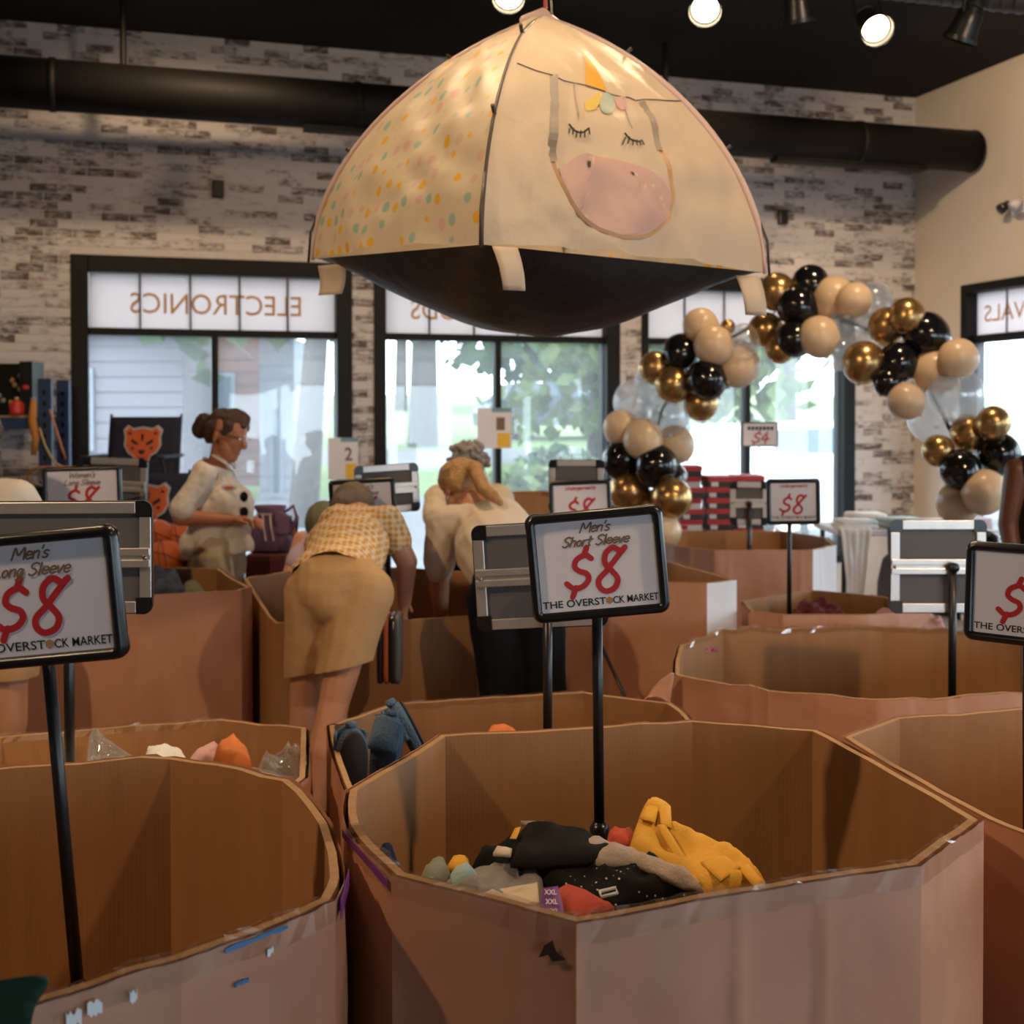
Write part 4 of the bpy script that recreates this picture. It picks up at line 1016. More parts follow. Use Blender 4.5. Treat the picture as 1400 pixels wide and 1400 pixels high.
for ex, ey, sl in ((791, 176, .2), (863, 193, .22)):
    print_line('printed_eyelid', [(ex-14, ey-6), (ex-7, ey+1), (ex, ey+4), (ex+7, ey+4), (ex+13, ey+0)], .0055, 'ink_black', .005)
    for k in range(6):
        x = ex-12+k*5; y = ey-4+(6 if 1 < k < 5 else 3); print_line('printed_lash', [(x, y), (x+(k-2.2)*.9, y+8)], .004, 'ink_black', .005)
for nx_, ny_ in ((804, 225), (863, 239)): print_poly('printed_nostril', [(nx_-2, ny_-4), (nx_+2, ny_-2), (nx_+2, ny_+5), (nx_-2, ny_+3)], 'ink_black', .006, False)
mb = MB(); mb.tube([TA+Vector((-.06, -.05, -.03)), TA+Vector((0, 0, .012)), TA+Vector((.06, .04, -.025))], .02, 8); part('top_loop', mb, 'tent_trim', tent, True)
mb = MB(); mb.tube([TA+Vector((.01, 0, .02)), Vector((TA.x+.01, TA.y, CEIL))], .006, 8); part('hanging_strap', mb, 'red_strap', tent, label='red hanging strap')
mb = MB(); mb.tube([TA+Vector((.03, 0, .01)), Vector((TA.x+.012, TA.y, TA.z+.3))], .004, 8); part('hanging_cord', mb, 'black_metal', tent)

# ================================================================== clothes in the bins
from mathutils.geometry import delaunay_2d_cdt
def on_plane(px, py, pl):
    z0, sl, y0 = pl; d = ray(px, py); t = (z0 - sl*y0 - EYE)/(d.z - sl*d.y); return Vector((0, 0, EYE)) + d*t
def cloth_mb(outline, pl, thick=.02, wr=.008, seed=0, step=.009, wsc=14, smooth=True):
    """soft piece of cloth lying on a slope: own outline, padded thickness and folds"""
    pts = [on_plane(x, y, pl) for x, y in outline]
    B2 = [(p.x, p.y) for p in pts]
    if smooth: q = catmull([*B2, B2[0]], 4)[:-1]; B2 = [(p.x, p.y) for p in q]
    xs = [p[0] for p in B2]; ys = [p[1] for p in B2]
    def inside(x, y):
        c = False; n = len(B2)
        for i in range(n):
            (x1, y1), (x2, y2) = B2[i], B2[i-1]
            if (y1 > y) != (y2 > y) and x < (x2-x1)*(y-y1)/(y2-y1)+x1: c = not c
        return c
    def edge_d(x, y):
        m = 9
        for i in range(len(B2)):
            a = Vector(B2[i]); b = Vector(B2[i-1]); ab = b-a; L2 = ab.length_squared or 1e-9
            t = max(0, min(1, (Vector((x, y))-a).dot(ab)/L2)); m = min(m, (a+ab*t-Vector((x, y))).length)
        return m
    P2 = list(B2); nb = len(B2); x = min(xs)+step/2; k = 0
    while x < max(xs):
        y = min(ys)+step/2 + (step/2 if k % 2 else 0)
        while y < max(ys):
            if inside(x, y) and edge_d(x, y) > step*.4: P2.append((x, y))
            y += step
        x += step; k += 1
    r = delaunay_2d_cdt([Vector(p) for p in P2], [], [list(range(nb))], 1, 1e-6)
    z0, sl, y0 = pl; mb = MB(); n = len(r[0]); bot = []
    for v in r[0]:
        d = edge_d(v.x, v.y); puff = thick*(1-math.exp(-d/.008))
        w = wr*1.5*(.55-1.8*abs(noise.noise(Vector((v.x*wsc*.8+seed, v.y*wsc*.5+v.x*6, seed*1.3)))) - .8*abs(noise.noise(Vector((v.x*wsc*2.2-v.y*14, v.y*wsc+seed, seed)))))*min(1, d/.012) + .4*wr*(noise.noise(Vector((v.x*wsc+seed*3.1, v.y*wsc*.7, seed))) + .5*noise.noise(Vector((v.x*wsc*2.5+seed, v.y*wsc*1.3, seed*2))) + .6*math.sin(v.x*38+v.y*22+seed+3*noise.noise(Vector((v.x*6, v.y*6, seed)))))*min(1, d/.02)
        mb.v.append(Vector((v.x, v.y, z0+sl*(v.y-y0)+puff+w))); bot.append(Vector((v.x, v.y, z0+sl*(v.y-y0)-thick*.6)))
    mb.v += bot
    tri = [tuple(f) for f in r[2]]
    for f in tri: mb.face(f); mb.face([n+i for i in f][::-1])
    cnt = {}
    for f in tri:
        for i in range(len(f)): a, b = f[i], f[(i+1) % len(f)]; cnt[(a, b)] = 1
    for a, b in list(cnt):
        if (b, a) not in cnt: mb.face((b, a, n+a, n+b))
    return mb
GARM = 'clothes in the bins'
def garment(name, outline, pl, m, label, cat='garment', thick=.02, wr=.006, seed=0, parts=(), **kw):
    kw.setdefault('smooth', False); mb = cloth_mb(outline, pl, thick*.8, wr*2.2, seed, **kw)
    return solo(name, mb, m, label, cat, GARM, True)
mat('cloth_yellow', (.66, .33, .025), .75, bump=.15, bscale=160); mat('cloth_black', (.007, .007, .007), .9, spec=.15, bump=.2, bscale=200); mat('cloth_char', (.012, .011, .010), .9, spec=.15, bump=.2, bscale=200)
mat('cloth_taupe', (.36, .28, .23), .8, bump=.2, bscale=180); mat('cloth_grey', (.22, .20, .19), .85, bump=.2, bscale=180); mat('cloth_cream', (.55, .44, .33), .85, bump=.2, bscale=180)
mat('cloth_teal', (.30, .42, .42), .8, bump=.2, bscale=180); mat('cloth_red', (.40, .045, .02), .8, bump=.2, bscale=180); mat('cloth_navy', (.02, .028, .06), .85, bump=.2, bscale=180)
mat('cloth_wine', (.10, .008, .014), .85, bump=.2, bscale=120); mat('cloth_pink', (.55, .32, .32), .85, bump=.2, bscale=120); mat('cloth_orange', (.62, .17, .04), .8); mat('cloth_white', (.70, .70, .70), .8, bump=.2, bscale=140)
mat('cloth_olive', (.12, .12, .075), .85, bump=.2, bscale=180); mat('cloth_green', (.01, .05, .03), .8); mat('cloth_moss', (.20, .20, .15), .85)
def mat_speckle(name, base):
    m, nt, b = new_mat(name); L = nt.links.new; tc = nt.nodes.new('ShaderNodeTexCoord')
    v = nt.nodes.new('ShaderNodeTexVoronoi'); v.inputs['Scale'].default_value = 75; L(tc.outputs['Object'], v.inputs['Vector'])
    r = nt.nodes.new('ShaderNodeValToRGB'); e = r.color_ramp.elements; e[0].position = .10; e[0].color = (.5, .48, .46, 1); e[1].position = .17; e[1].color = (*base, 1)
    L(v.outputs['Distance'], r.inputs[0]); L(r.outputs[0], b.inputs['Base Color']); b.inputs['Roughness'].default_value = .9; b.inputs['Specular IOR Level'].default_value = .15; MATS[name] = m
mat_speckle('cloth_speckled', (.007, .007, .007)); mat_speckle('navy_speckled', (.012, .018, .05))
PA = (.80, .10, 2.1)
def heap(V, pl, label, m, seed, inset=.05, mound=None):
    """lumpy load of clothes filling a bin up to the pieces that can be told apart"""
    c = sum((Vector((x, y)) for x, y in V), Vector((0, 0)))/len(V); mb = MB(); N = 36; R = 9
    ring = []
    for k in range(N):
        an = 2*PI*k/N; d = Vector((math.cos(an), math.sin(an))); best = 9
        for i in range(len(V)):
            a, b = Vector(V[i]), Vector(V[(i+1) % len(V)]); e_ = b-a; den = d.x*e_.y-d.y*e_.x
            if abs(den) < 1e-9: continue
            t = ((a.x-c.x)*e_.y-(a.y-c.y)*e_.x)/den; s = ((a.x-c.x)*d.y-(a.y-c.y)*d.x)/den
            if t > 0 and -1e-6 <= s <= 1+1e-6: best = min(best, t)
        ring.append((d, best-inset))
    z0, sl, y0 = pl
    for j in range(R+1):
        for d, L in ring:
            p = c + d*L*j/R; z = z0+sl*(p.y-y0)-.035-.03*(j/R)**3 + .03*noise.noise(Vector((p.x*9, p.y*9, seed)))
            if mound: z -= mound[3]*max(0, min(1, ((p-Vector(mound[:2])).length-mound[2])/.28))
            mb.v.append(Vector((p.x, p.y, z)))
    for d, L in ring: p = c+d*L; mb.v.append(Vector((p.x, p.y, .03)))
    for j in range(R+1):
        for k in range(N): mb.face((j*N+k, j*N+(k+1) % N, (j+1)*N+(k+1) % N, (j+1)*N+k))
    o = solo('clothing_heap', mb, m, label, 'clothing heap', None, True, 'stuff'); return o
heap(A_V, PA, 'jumbled dark clothes underneath the yellow shirt', 'cloth_char', 1, mound=(.12, 2.12, .22, .30))
SH = [(858, 1168), (866, 1140), (876, 1112), (888, 1096), (902, 1097), (916, 1101), (918, 1130), (945, 1140), (975, 1155), (1005, 1166), (1022, 1180), (1046, 1205), (1010, 1224), (950, 1229), (905, 1205), (880, 1180)]
ys = thing('yellow_shirt', on_plane(950, 1190, PA), 'bright yellow collared shirt lying in the front middle bin', 'shirt', GARM)
PY = (.795, .36, 2.16)
part('shirt_body', cloth_mb(SH, PY, .022, .012, 3, smooth=False), 'cloth_yellow', ys, True)
PY2 = (.819, .36, 2.16)
for k, ol in enumerate(([(874, 1118), (887, 1096), (901, 1098), (896, 1124)], [(901, 1098), (917, 1102), (919, 1132), (903, 1126)])): part('collar', cloth_mb(ol, PY2, .004, .002, 5+k, smooth=False), 'cloth_yellow', ys, True)
part('pocket_flap', cloth_mb([(958, 1178), (990, 1168), (1012, 1185), (985, 1205)], (.822, .36, 2.16), .003, .001, 7, smooth=False), 'cloth_yellow', ys, True)
part('placket', cloth_mb([(898, 1128), (909, 1126), (958, 1206), (944, 1210)], PY2, .003, .002, 8, smooth=False), 'cloth_yellow', ys, True)
part('sleeve_cuff', cloth_mb([(1010, 1186), (1022, 1180), (1046, 1205), (1032, 1214)], PY2, .006, .002, 9, smooth=False), 'cloth_yellow', ys, True)
e = thing('folded_trousers', on_plane(770, 1170, (.815, .12, 2.1)), 'dark charcoal trousers folded on top of the heap in the front middle bin', 'trousers', GARM)
for k, (dz, oy, inx) in enumerate(((0, 6, 0), (.020, 0, 3), (.038, -6, 8))):
    part('fold', cloth_mb([(690+inx, 1186+oy), (699+inx, 1150+oy), (712+inx, 1133+oy), (790, 1140+oy), (862-inx*2, 1168+oy), (800, 1184+oy), (740, 1189+oy)], (.815+dz, .12, 2.1), .014, .008, 11+k, smooth=False), 'cloth_char', e, True)
part('waist_tag', cloth_mb([(697, 1146), (704, 1132), (712, 1130), (706, 1146)], (.872, .12, 2.1), .003, .001, 15, smooth=False), 'cloth_yellow', e, True)
garment('long_sleeve', [(712, 1122), (745, 1128), (775, 1140), (830, 1152), (880, 1170), (940, 1192), (962, 1216), (935, 1210), (870, 1182), (775, 1178), (772, 1148)], (.845, .14, 2.1), 'cloth_taupe', 'taupe shirt sleeve draped across the dark trousers', 'shirt', .018, .004, 12)
garment('black_shirt', [(738, 1212), (762, 1184), (800, 1178), (860, 1176), (920, 1192), (955, 1222), (900, 1230), (840, 1240), (785, 1232)], (.815, .12, 2.1), 'cloth_speckled', 'black speckled shirt with a pale buckle in the front middle bin', 'shirt', .03, .008, 13)
mb = MB(); q = [on_plane(x, y, (.87, .1, 2.1)) for x, y in ((820, 1219), (842, 1214), (844, 1221), (822, 1226))]; mb.tube([*q], .003, 6, closed=True); solo('buckle', mb, 'cloth_white', 'pale rectangular buckle on the black speckled shirt', 'buckle')
garment('grey_shirt', [(585, 1222), (640, 1202), (720, 1190), (748, 1200), (742, 1246), (690, 1250), (630, 1238)], (.81, .10, 2.1), 'cloth_grey', 'grey shirt spread along the front of the heap', 'shirt', .03, .008, 14)
garment('cream_shirt', [(632, 1232), (690, 1214), (735, 1206), (738, 1240), (700, 1248)], (.832, .10, 2.1), 'cloth_cream', 'cream shirt corner lying over the grey shirt', 'shirt', .012, .005, 15)
garment('teal_sleeve', [(612, 1200), (640, 1186), (656, 1200), (640, 1212), (618, 1214)], (.83, .12, 2.1), 'cloth_teal', 'pale teal rolled sleeve at the left of the heap', 'shirt', .03, .004, 16)
garment('moss_shirt', [(572, 1206), (584, 1188), (612, 1186), (620, 1206), (600, 1220), (578, 1218)], (.825, .12, 2.1), 'cloth_moss', 'grey green shirt bunched beside the pale teal sleeve', 'shirt', .03, .006, 17)
garment('red_shirt', [(752, 1222), (775, 1208), (800, 1216), (840, 1240), (800, 1256), (768, 1254)], (.838, .10, 2.1), 'cloth_red', 'rust red shirt corner at the front rim', 'shirt', .02, .005, 18)
garment('rust_shirt', [(828, 1162), (832, 1138), (868, 1140), (874, 1166), (850, 1170)], (.80, .10, 2.1), 'cloth_red', 'rust shirt tucked behind the sign pole', 'shirt', .03, .006, 19)
garment('black_sweater', [(640, 1196), (655, 1172), (690, 1160), (712, 1150), (716, 1188), (690, 1200)], (.81, .12, 2.1), 'cloth_black', 'black sweater left of the folded trousers', 'sweater', .035, .007, 20)
garment('rolled_sock', [(674, 1166), (680, 1156), (700, 1160), (698, 1168)], (.865, .10, 2.1), 'cloth_cream', 'small cream rolled cloth on the black sweater', 'garment', .012, .003, 21)
garment('mustard_cloth', [(610, 1186), (620, 1170), (640, 1174), (644, 1188)], (.815, .10, 2.1), 'cloth_yellow', 'small mustard cloth at the back left of the heap', 'garment', .02, .004, 22)
tg = solo('size_tag', cloth_mb([(742, 1214), (763, 1211), (772, 1250), (738, 1252)], (.862, .10, 2.1), .004, .001, 23, smooth=False), 'purple_print', 'purple size strip reading XXL on the grey shirt', 'size tag')
mb = MB(); v, f, _ = text_geo('XXL', .01)
for yy in (1216, 1229, 1242):
    mb.add([on_plane(744+x*17+(yy-1216)*.12, yy+7-y*7, (.869, .10, 2.1)) for x, y in v], f)
part('lettering', mb, 'cloth_white', tg, fix=False)
garment('navy_tie', [(511, 1186), (520, 1158), (536, 1156), (544, 1180), (552, 1206), (530, 1204)], (.80, .35, 2.1), 'navy_speckled', 'navy speckled cloth poking up at the left of the front middle bin', 'garment', .02, .004, 24)
# purple printed strip under the left rim of the front bin
# bin behind the front left one
PC = (.655, .05, 3.4)
heap(C_V, PC, 'white plastic wrapped clothes heaped in the low left bin', 'cloth_white', 2)
garment('plastic_bag', [(118, 1056), (121, 1012), (133, 1004), (150, 1014), (192, 1040), (196, 1056)], (.66, .22, 3.3), 'clear_plastic', 'crinkled clear plastic bag standing up in the low left bin', 'plastic bag', .03, .012, 31)
garment('white_shirt', [(186, 1052), (200, 1030), (225, 1024), (250, 1030), (262, 1050)], PC, 'cloth_white', 'white wrapped shirt left of the orange cloth', 'shirt', .03, .006, 32)
garment('orange_cloth', [(290, 1044), (298, 1022), (318, 1015), (338, 1024), (344, 1044), (320, 1050)], (.68, .05, 3.4), 'cloth_orange', 'orange cloth loop in the low left bin', 'garment', .04, .008, 33)
garment('pink_shirt', [(252, 1046), (275, 1026), (300, 1020), (296, 1048)], PC, 'cloth_pink', 'pale pink shirt beside the orange cloth', 'shirt', .025, .006, 34)
garment('plastic_bag', [(352, 1052), (372, 1034), (396, 1020), (402, 1030), (424, 1042), (424, 1062), (380, 1060)], (.66, .12, 3.3), 'clear_plastic', 'clear plastic wrapped item right of the orange cloth', 'plastic bag', .03, .012, 35)
mb = cloth_mb([(-40, 1346), (62, 1334), (48, 1372), (30, 1420), (-40, 1420)], (.86, -1.4, 1.45), .006, .003, 41)
solo('green_cloth', mb, 'cloth_green', 'dark green cloth hanging over the rim at the bottom left corner', 'garment', GARM, True)
heap(G_V, (.80, 0, 5.4), 'load of dark clothes inside the reddish kraft bin', 'cloth_char', 5)
garment('navy_sweater', [(196, 818), (206, 784), (222, 783), (246, 792), (256, 818)], (.845, .1, 5.4), 'cloth_navy', 'navy sweater on top in the reddish kraft bin', 'sweater', .05, .008, 42)
garment('camouflage_shirt', [(246, 818), (252, 798), (268, 796), (284, 815)], (.835, .1, 5.4), 'cloth_olive', 'olive shirt beside the navy sweater', 'shirt', .04, .008, 43)
heap(K_V, (.68, 0, 5.6), 'load of clothes in the bin under the dark red sweater', 'cloth_char', 6)
garment('wine_sweater', [(1076, 856), (1090, 838), (1118, 832), (1150, 840), (1160, 856), (1120, 862)], (.67, .12, 5.5), 'cloth_wine', 'dark red sweater bunched up at the foot of the small sign', 'sweater', .06, .012, 44)
garment('pink_blanket', [(1178, 868), (1190, 846), (1215, 838), (1250, 842), (1290, 852), (1296, 868)], (.68, .10, 5.4), 'cloth_pink', 'pale pink fleece lying at the right of the dark red sweater', 'blanket', .04, .008, 45)
heap(E_V, (.45, 0, 4.6), 'load of clothes deep inside the wide torn bin', 'cloth_char', 7)
# slippers hanging inside the rim of the shoe bin
mat('slipper_blue', (.10, .17, .26), .95, var=.25, scale=40, bump=.6, bscale=160); mat('slipper_sole', (.008, .008, .010), .6)
def slipper(px, py, Y, rz, tilt, label, hang):
    p = PD(px, py, Y); e = thing('slipper', p, label, 'slipper', 'blue slippers in the shoe bin'); e.rotation_euler = (tilt, 0, rz)
    def sole(w, l, y0, y1, m, nm):
        mb = MB(); O = [(w*math.cos(a)*(1+.12*math.sin(a)), l*math.sin(a)) for a in [2*PI*k/28 for k in range(28)]]
        for yy, s in ((y0, .93), (y0*.7+y1*.3, 1), (y0*.3+y1*.7, 1), (y1, .93)): mb.v += [Vector((x*s, yy, z*s)) for x, z in O]
        for k in range(3):
            for i in range(28): mb.face((k*28+i, k*28+(i+1) % 28, (k+1)*28+(i+1) % 28, (k+1)*28+i))
        mb.face(range(28)); mb.face([84+i for i in range(28)][::-1]); return part(nm, mb, m, e, True, local=True)
    sole(.040, .098, -.022, -.012, 'slipper_sole', 'sole'); sole(.046, .104, -.012, .018, 'slipper_blue', 'footbed')
    mb = MB(); mb.grid(lambda u, v: Vector((math.cos(PI*u)*.047, .012+math.sin(PI*u)*.055*(1-.35*v), .0+.10*v*(1-.15*abs(math.cos(PI*u))))), 14, 8)
    o = part('upper', mb, 'slipper_blue', e, True, local=True); o.modifiers.new('t', 'SOLIDIFY').thickness = .008
    mb = MB(); mb.lathe([(.014, -.008), (.017, 0), (.014, .008)], 10, fn=lambda q: Vector((q.x, q.y+.01, q.z+.108))); part('heel_tab', mb, 'slipper_blue', e, True, local=True)
    h = Matrix.Rotation(rz, 3, 'Z') @ Matrix.Rotation(tilt, 3, 'X'); inv = h.inverted()
    top = inv @ (Vector(hang)-p); mb = MB(); mb.tube([(0, .01, .108), top], .0016, 6); part('hang_cord', mb, 'black_plastic', e, local=True)
slipper(481, 1046, 3.36, .45, .05, 'blue slipper with its black sole facing out, leftmost in the shoe bin', PD(452, 990, 3.55))
slipper(528, 1028, 3.5, 2.6, .35, 'blue fluffy slipper in the middle of the three', PD(512, 978, 3.66))
slipper(560, 1002, 3.62, 1.9, -.45, 'blue slipper hanging highest at an angle in the shoe bin', PD(556, 970, 3.75))
heap(D_V, (.48, 0, 3.6), 'load of shoes and clothes deep in the slipper bin', 'cloth_char', 8)
garment('toy', [(664, 1006), (672, 992), (690, 990), (706, 1000), (704, 1010)], (.60, .3, 3.5), 'cloth_orange', 'orange and blue item hanging just above the front bin back rim', 'toy', .02, .005, 47)

# ================================================================== balloon arch
mat('balloon_black', (.006, .006, .007), .12, spec=.6); mat('balloon_gold', (.44, .27, .11), .26, .85); mat('balloon_cream', (.70, .52, .35), .3, trans=.2)
mat('confetti_gold', (.6, .4, .12), .3, .8)
BAL = '''g 860 672 54|g 918 681 54|g 889 693 46|k 851 628 52|k 897 636 56|k 915 655 48|c 850 585 48|c 880 600 54|c 923 607 50|t 868 548 56|t 913 566 58|t 888 522 40|g 896 503 44|g 920 525 47|g 958 552 45|k 931 481 48|k 966 518 52|k 990 514 34|c 958 445 46|c 976 472 52|c 1010 500 56|g 995 447 20|t 1017 466 46|g 1047 451 46|g 1062 398 48|g 1066 478 36|k 1108 387 48|k 1090 418 54|k 1085 464 48|c 1140 407 56|c 1168 410 46|c 1120 460 54|t 1194 412 50|t 1163 448 60|t 1150 482 44|g 1213 446 50|g 1240 431 46|g 1181 495 55|k 1266 457 59|k 1228 496 54|k 1214 522 38|c 1279 508 60|c 1310 490 52|c 1238 548 48|t 1276 571 66|t 1306 538 72|g 1283 616 42|g 1325 592 49|g 1358 578 44|k 1313 642 53|k 1366 620 55|c 1311 686 56|c 1346 672 58|t 1352 708 60|g 1300 735 52|k 1345 752 54|c 1318 780 54|t 866 722 50|c 905 728 52|k 880 765 54|g 1330 815 54|k 872 810 52|g 900 850 52'''
arch = None
NAMES = {'g': ('balloon_gold', 'glossy gold balloon'), 'k': ('balloon_black', 'glossy black balloon'), 'c': ('balloon_cream', 'cream balloon'), 't': ('clear_balloon', 'clear balloon with gold flecks')}
rows = [r.split() for r in BAL.split('|')]
def arch_y(px): return 7.95 + (6.75-7.95)*(px-850)/(1360-850)
arch = thing('balloon_arch', (PD(1100, 600, arch_y(1100)).x, arch_y(1100), 0), 'arch of black, gold, cream and clear balloons in front of the right windows', 'balloon arch')
rbl = random.Random(5); bcache = {}
def balloon_mesh(m):
    if m not in bcache:
        mb = MB(); prof = []
        for k in range(17):
            a = PI*k/16; z = -math.cos(a); r = math.sin(a)
            if z < 0: z *= 1.10; r *= (1-.05*(-z))
            prof.append((max(r, .001), z))
        mb.lathe(prof, 24); me = mesh_of(mb, 'balloon', m, True); bcache[m] = me
        mb = MB(); mb.lathe([(.02, -1.05), (.05, -1.10), (.035, -1.14), (.10, -1.2)], 10); bcache[m+'k'] = mesh_of(mb, 'knot', m, True)
    return bcache[m], bcache[m+'k']
spine = []
for i, (c, x, y, dpx) in enumerate(rows):
    x, y, dpx = float(x), float(y), float(dpx)
    Yc = arch_y(x) + [(0), -.06, .08][i % 3]
    if c == 't': Yc += .06
    p = PD(x, y, Yc); r = dpx/2*Yc/F_PX*1.06
    m, lab = NAMES[c]; me, kn = balloon_mesh(m)
    o = link('balloon', me, arch); o.location = p-arch.location; o.scale = (r, r, r)
    o.rotation_euler = (rbl.uniform(-.9, .9), rbl.uniform(-.9, .9), rbl.uniform(0, 6)); o['label'] = lab
    k = link('knot', kn, o)
    if c == 't':
        mb = MB()
        for _ in range(34):
            d = Vector((rbl.gauss(0, 1), rbl.gauss(0, 1), rbl.gauss(0, 1))).normalized(); q = d*.93; a = d.orthogonal().normalized()*rbl.uniform(.02, .045); b = d.cross(a); mb.quad(q-a-b, q+a-b, q+a+b, q-a+b)
        cf = link('confetti', mesh_of(mb, 'confetti', 'confetti_gold', fix=False), o); cf['kind'] = 'stuff'
fr = [(872, 1), (872, 750), (885, 640), (905, 560), (950, 490), (1030, 445), (1120, 425), (1210, 460), (1270, 530), (1310, 610), (1325, 690), (1325, 800), (1325, 1)]
pts = []
for i, (x, y) in enumerate(fr):
    Y = arch_y(x) + .06
    if y == 1: q = PD(x, 700, Y); q.z = 0
    else: q = PD(x, y, Y)
    pts.append(q)
mb = MB(); mb.tube(pts, .011, 8); part('arch_pole', mb, 'black_metal', arch, True)
for q in (pts[0], pts[-1]):
    mb = MB(); mb.lathe([(.16, 0), (.16, .03), (.03, .05)], 20, fn=lambda p, q=q: p+q); part('base', mb, 'black_metal', arch, True)

# ================================================================== people
mat('shirt_white', (.72, .64, .54), .8, bump=.25, bscale=40); mat('shorts_khaki', (.46, .27, .12), .85, bump=.15, bscale=60); mat('shorts_pale', (.52, .42, .27), .85, bump=.15, bscale=60)
mat('shirt_oat', (.62, .53, .43), .85, bump=.2, bscale=40); mat('vest_cream', (.66, .56, .40), .85, bump=.2, bscale=40); mat('trousers_black', (.006, .006, .008), .9, spec=.15)
mat('hair_brown', (.055, .020, .010), .5, var=.4, scale=60, bump=.6, bscale=90); mat('hair_grey', (.30, .26, .24), .7, var=.5, scale=40, bump=1.0, bscale=60)
mat('hair_blond', (.42, .23, .085), .5, var=.35, scale=70, bump=.6, bscale=110); mat('hair_ash', (.17, .12, .09), .6, var=.35, scale=60, bump=.6, bscale=110)
mat('shirt_lilac', (.45, .33, .42), .8); mat('shoe_grey', (.25, .24, .24), .6); mat('top_black', (.008, .008, .009), .8); mat('lens_dark', (.01, .01, .01), .1); mat('bag_orange', (.35, .07, .015), .6)
V3 = Vector
def head_caps(c, fwd, up, s=1.0):
    c, f, u = V3(c), V3(fwd).normalized(), V3(up).normalized(); u = (u-f*u.dot(f)).normalized(); r = f.cross(u)
    q = lambda a, b, d: c + f*a*s + r*b*s + u*d*s
    return [(q(-.012, 0, .03), q(.012, 0, .035), .082*s, .078*s), (q(.045, 0, -.02), q(.05, 0, -.075), .052*s, .040*s), (q(.03, .03, -.05), q(.055, .012, -.085), .034*s, .03*s), (q(.03, -.03, -.05), q(.055, -.012, -.085), .034*s, .03*s),
            (q(.088, 0, .015), q(.106, 0, -.018), .010*s, .016*s), (q(.082, .012, -.058), q(.082, -.012, -.058), .011*s, .011*s),
            (q(-.008, .076, -.002), q(-.010, .078, -.03), .012*s, .010*s), (q(-.008, -.076, -.002), q(-.010, -.078, -.03), .012*s, .010*s),
            (q(.076, .03, .022), q(.078, .018, .018), .012*s, .012*s), (q(.076, -.03, .022), q(.078, -.018, .018), .012*s, .012*s)], q
def hand_caps(w, d, n, s=1.0, curl=.5, side=1):
    """palm, four unequal fingers bent at the knuckles, thumb from the side of the palm"""
    w, d, n = V3(w), V3(d).normalized(), V3(n).normalized(); n = (n-d*n.dot(d)).normalized(); r = d.cross(n)*side; caps = []
    pe = w + d*.075*s
    for k in (-.024, -.008, .008, .024): caps.append((w + r*k*.7*s + d*.015*s, pe + r*k*s, .016*s, .0135*s))
    for k, L in ((-.027, .060), (-.009, .076), (.009, .080), (.027, .072)):
        a = pe + r*k*s; d1 = (d*math.cos(curl*.6)-n*math.sin(curl*.6)); b = a + d1*L*.5*s; d2 = (d*math.cos(curl*1.5)-n*math.sin(curl*1.5)); e_ = b + d2*L*.5*s
        caps += [(a, b, .0105*s, .0095*s), (b, e_, .0095*s, .008*s)]
    t0 = w + d*.028*s + r*.026*s; t1 = t0 + (r*.75+d*.6-n*.25).normalized()*.038*s; t2 = t1 + (d*.85+r*.2-n*.4).normalized()*.030*s
    caps += [(t0, t1, .014*s, .0115*s), (t1, t2, .0115*s, .009*s)]
    return caps
def shoe(p, fwd, parent, m='shoe_grey'):
    f = V3(fwd).normalized(); fuse('shoe', [(V3(p)+V3((0, 0, .045)), V3(p)+f*.09+V3((0, 0, .04)), .042, .04), (V3(p)+f*.09+V3((0, 0, .035)), V3(p)+f*.16+V3((0, 0, .03)), .042, .032)], m, parent, .008, 3, cut=[((0, 0, .003), (0, 0, -1))])

# --- standing woman in the white shirt
Yp = 6.65; O = PD(290, 600, Yp); O.z = 0
w1 = thing('person', O, 'standing woman in a white short-sleeved shirt and pale shorts looking down at her hands', 'person')
q = lambda x, y, z: O + V3((x, y, z))
hc, hq = head_caps(q(.075, .0, 1.525), (.90, -.26, -.30), (.28, 0, .95), 1.14)
skin = hc + [(q(.035, 0, 1.37), q(.05, 0, 1.47), .058, .052), (q(0, 0, 1.0), q(.0, 0, 1.3), .12, .11), (q(0, -.1, 1.32), q(0, .1, 1.32), .06, .06)]
for s, el, wr_, hd in ((-1, (-.115, -.205, 1.105), (.125, -.135, 1.085), (1, .25, .12)), (1, (-.08, .22, 1.10), (.14, .06, 1.07), (1, -.35, .15))):
    skin += [(q(-.02, .16*s, 1.31), q(*el), .052, .046), (q(*el), q(*wr_), .046, .030)] + hand_caps(q(*wr_), hd, (0, 0, 1), 1.0, 1.0, -s)
for s in (-1, 1):
    skin += [(q(0, .09*s, .9), q(.01, .09*s, .48), .085, .058), (q(.01, .09*s, .48), q(-.01, .09*s, .09), .056, .036), (q(-.01, .09*s, .06), q(.12, .10*s, .04), .035, .03)]
fuse('body', skin, 'skin_tan', w1, .0058, 3)
sh = [(q(.0, 0, .97), q(.03, 0, 1.16), .138, .148, ((0, 1, 0), 1.1)), (q(.07, 0, .98), q(.095, 0, 1.14), .125, .135), (q(.03, 0, 1.16), q(.0, 0, 1.29), .148, .12), (q(.07, -.06, 1.18), q(.07, .06, 1.18), .11, .11),
      (q(-.01, -.13, 1.335), q(-.01, .13, 1.335), .068, .068), (q(.02, 0, 1.36), q(.02, 0, 1.395), .085, .07), (q(-.04, 0, .93), q(.09, 0, .925), .14, .13)]
for s, el in ((-1, (-.105, -.205, 1.15)), (1, (-.075, .21, 1.15))): sh += [(q(-.005, .145*s, 1.325), q(*el), .066, .066)]
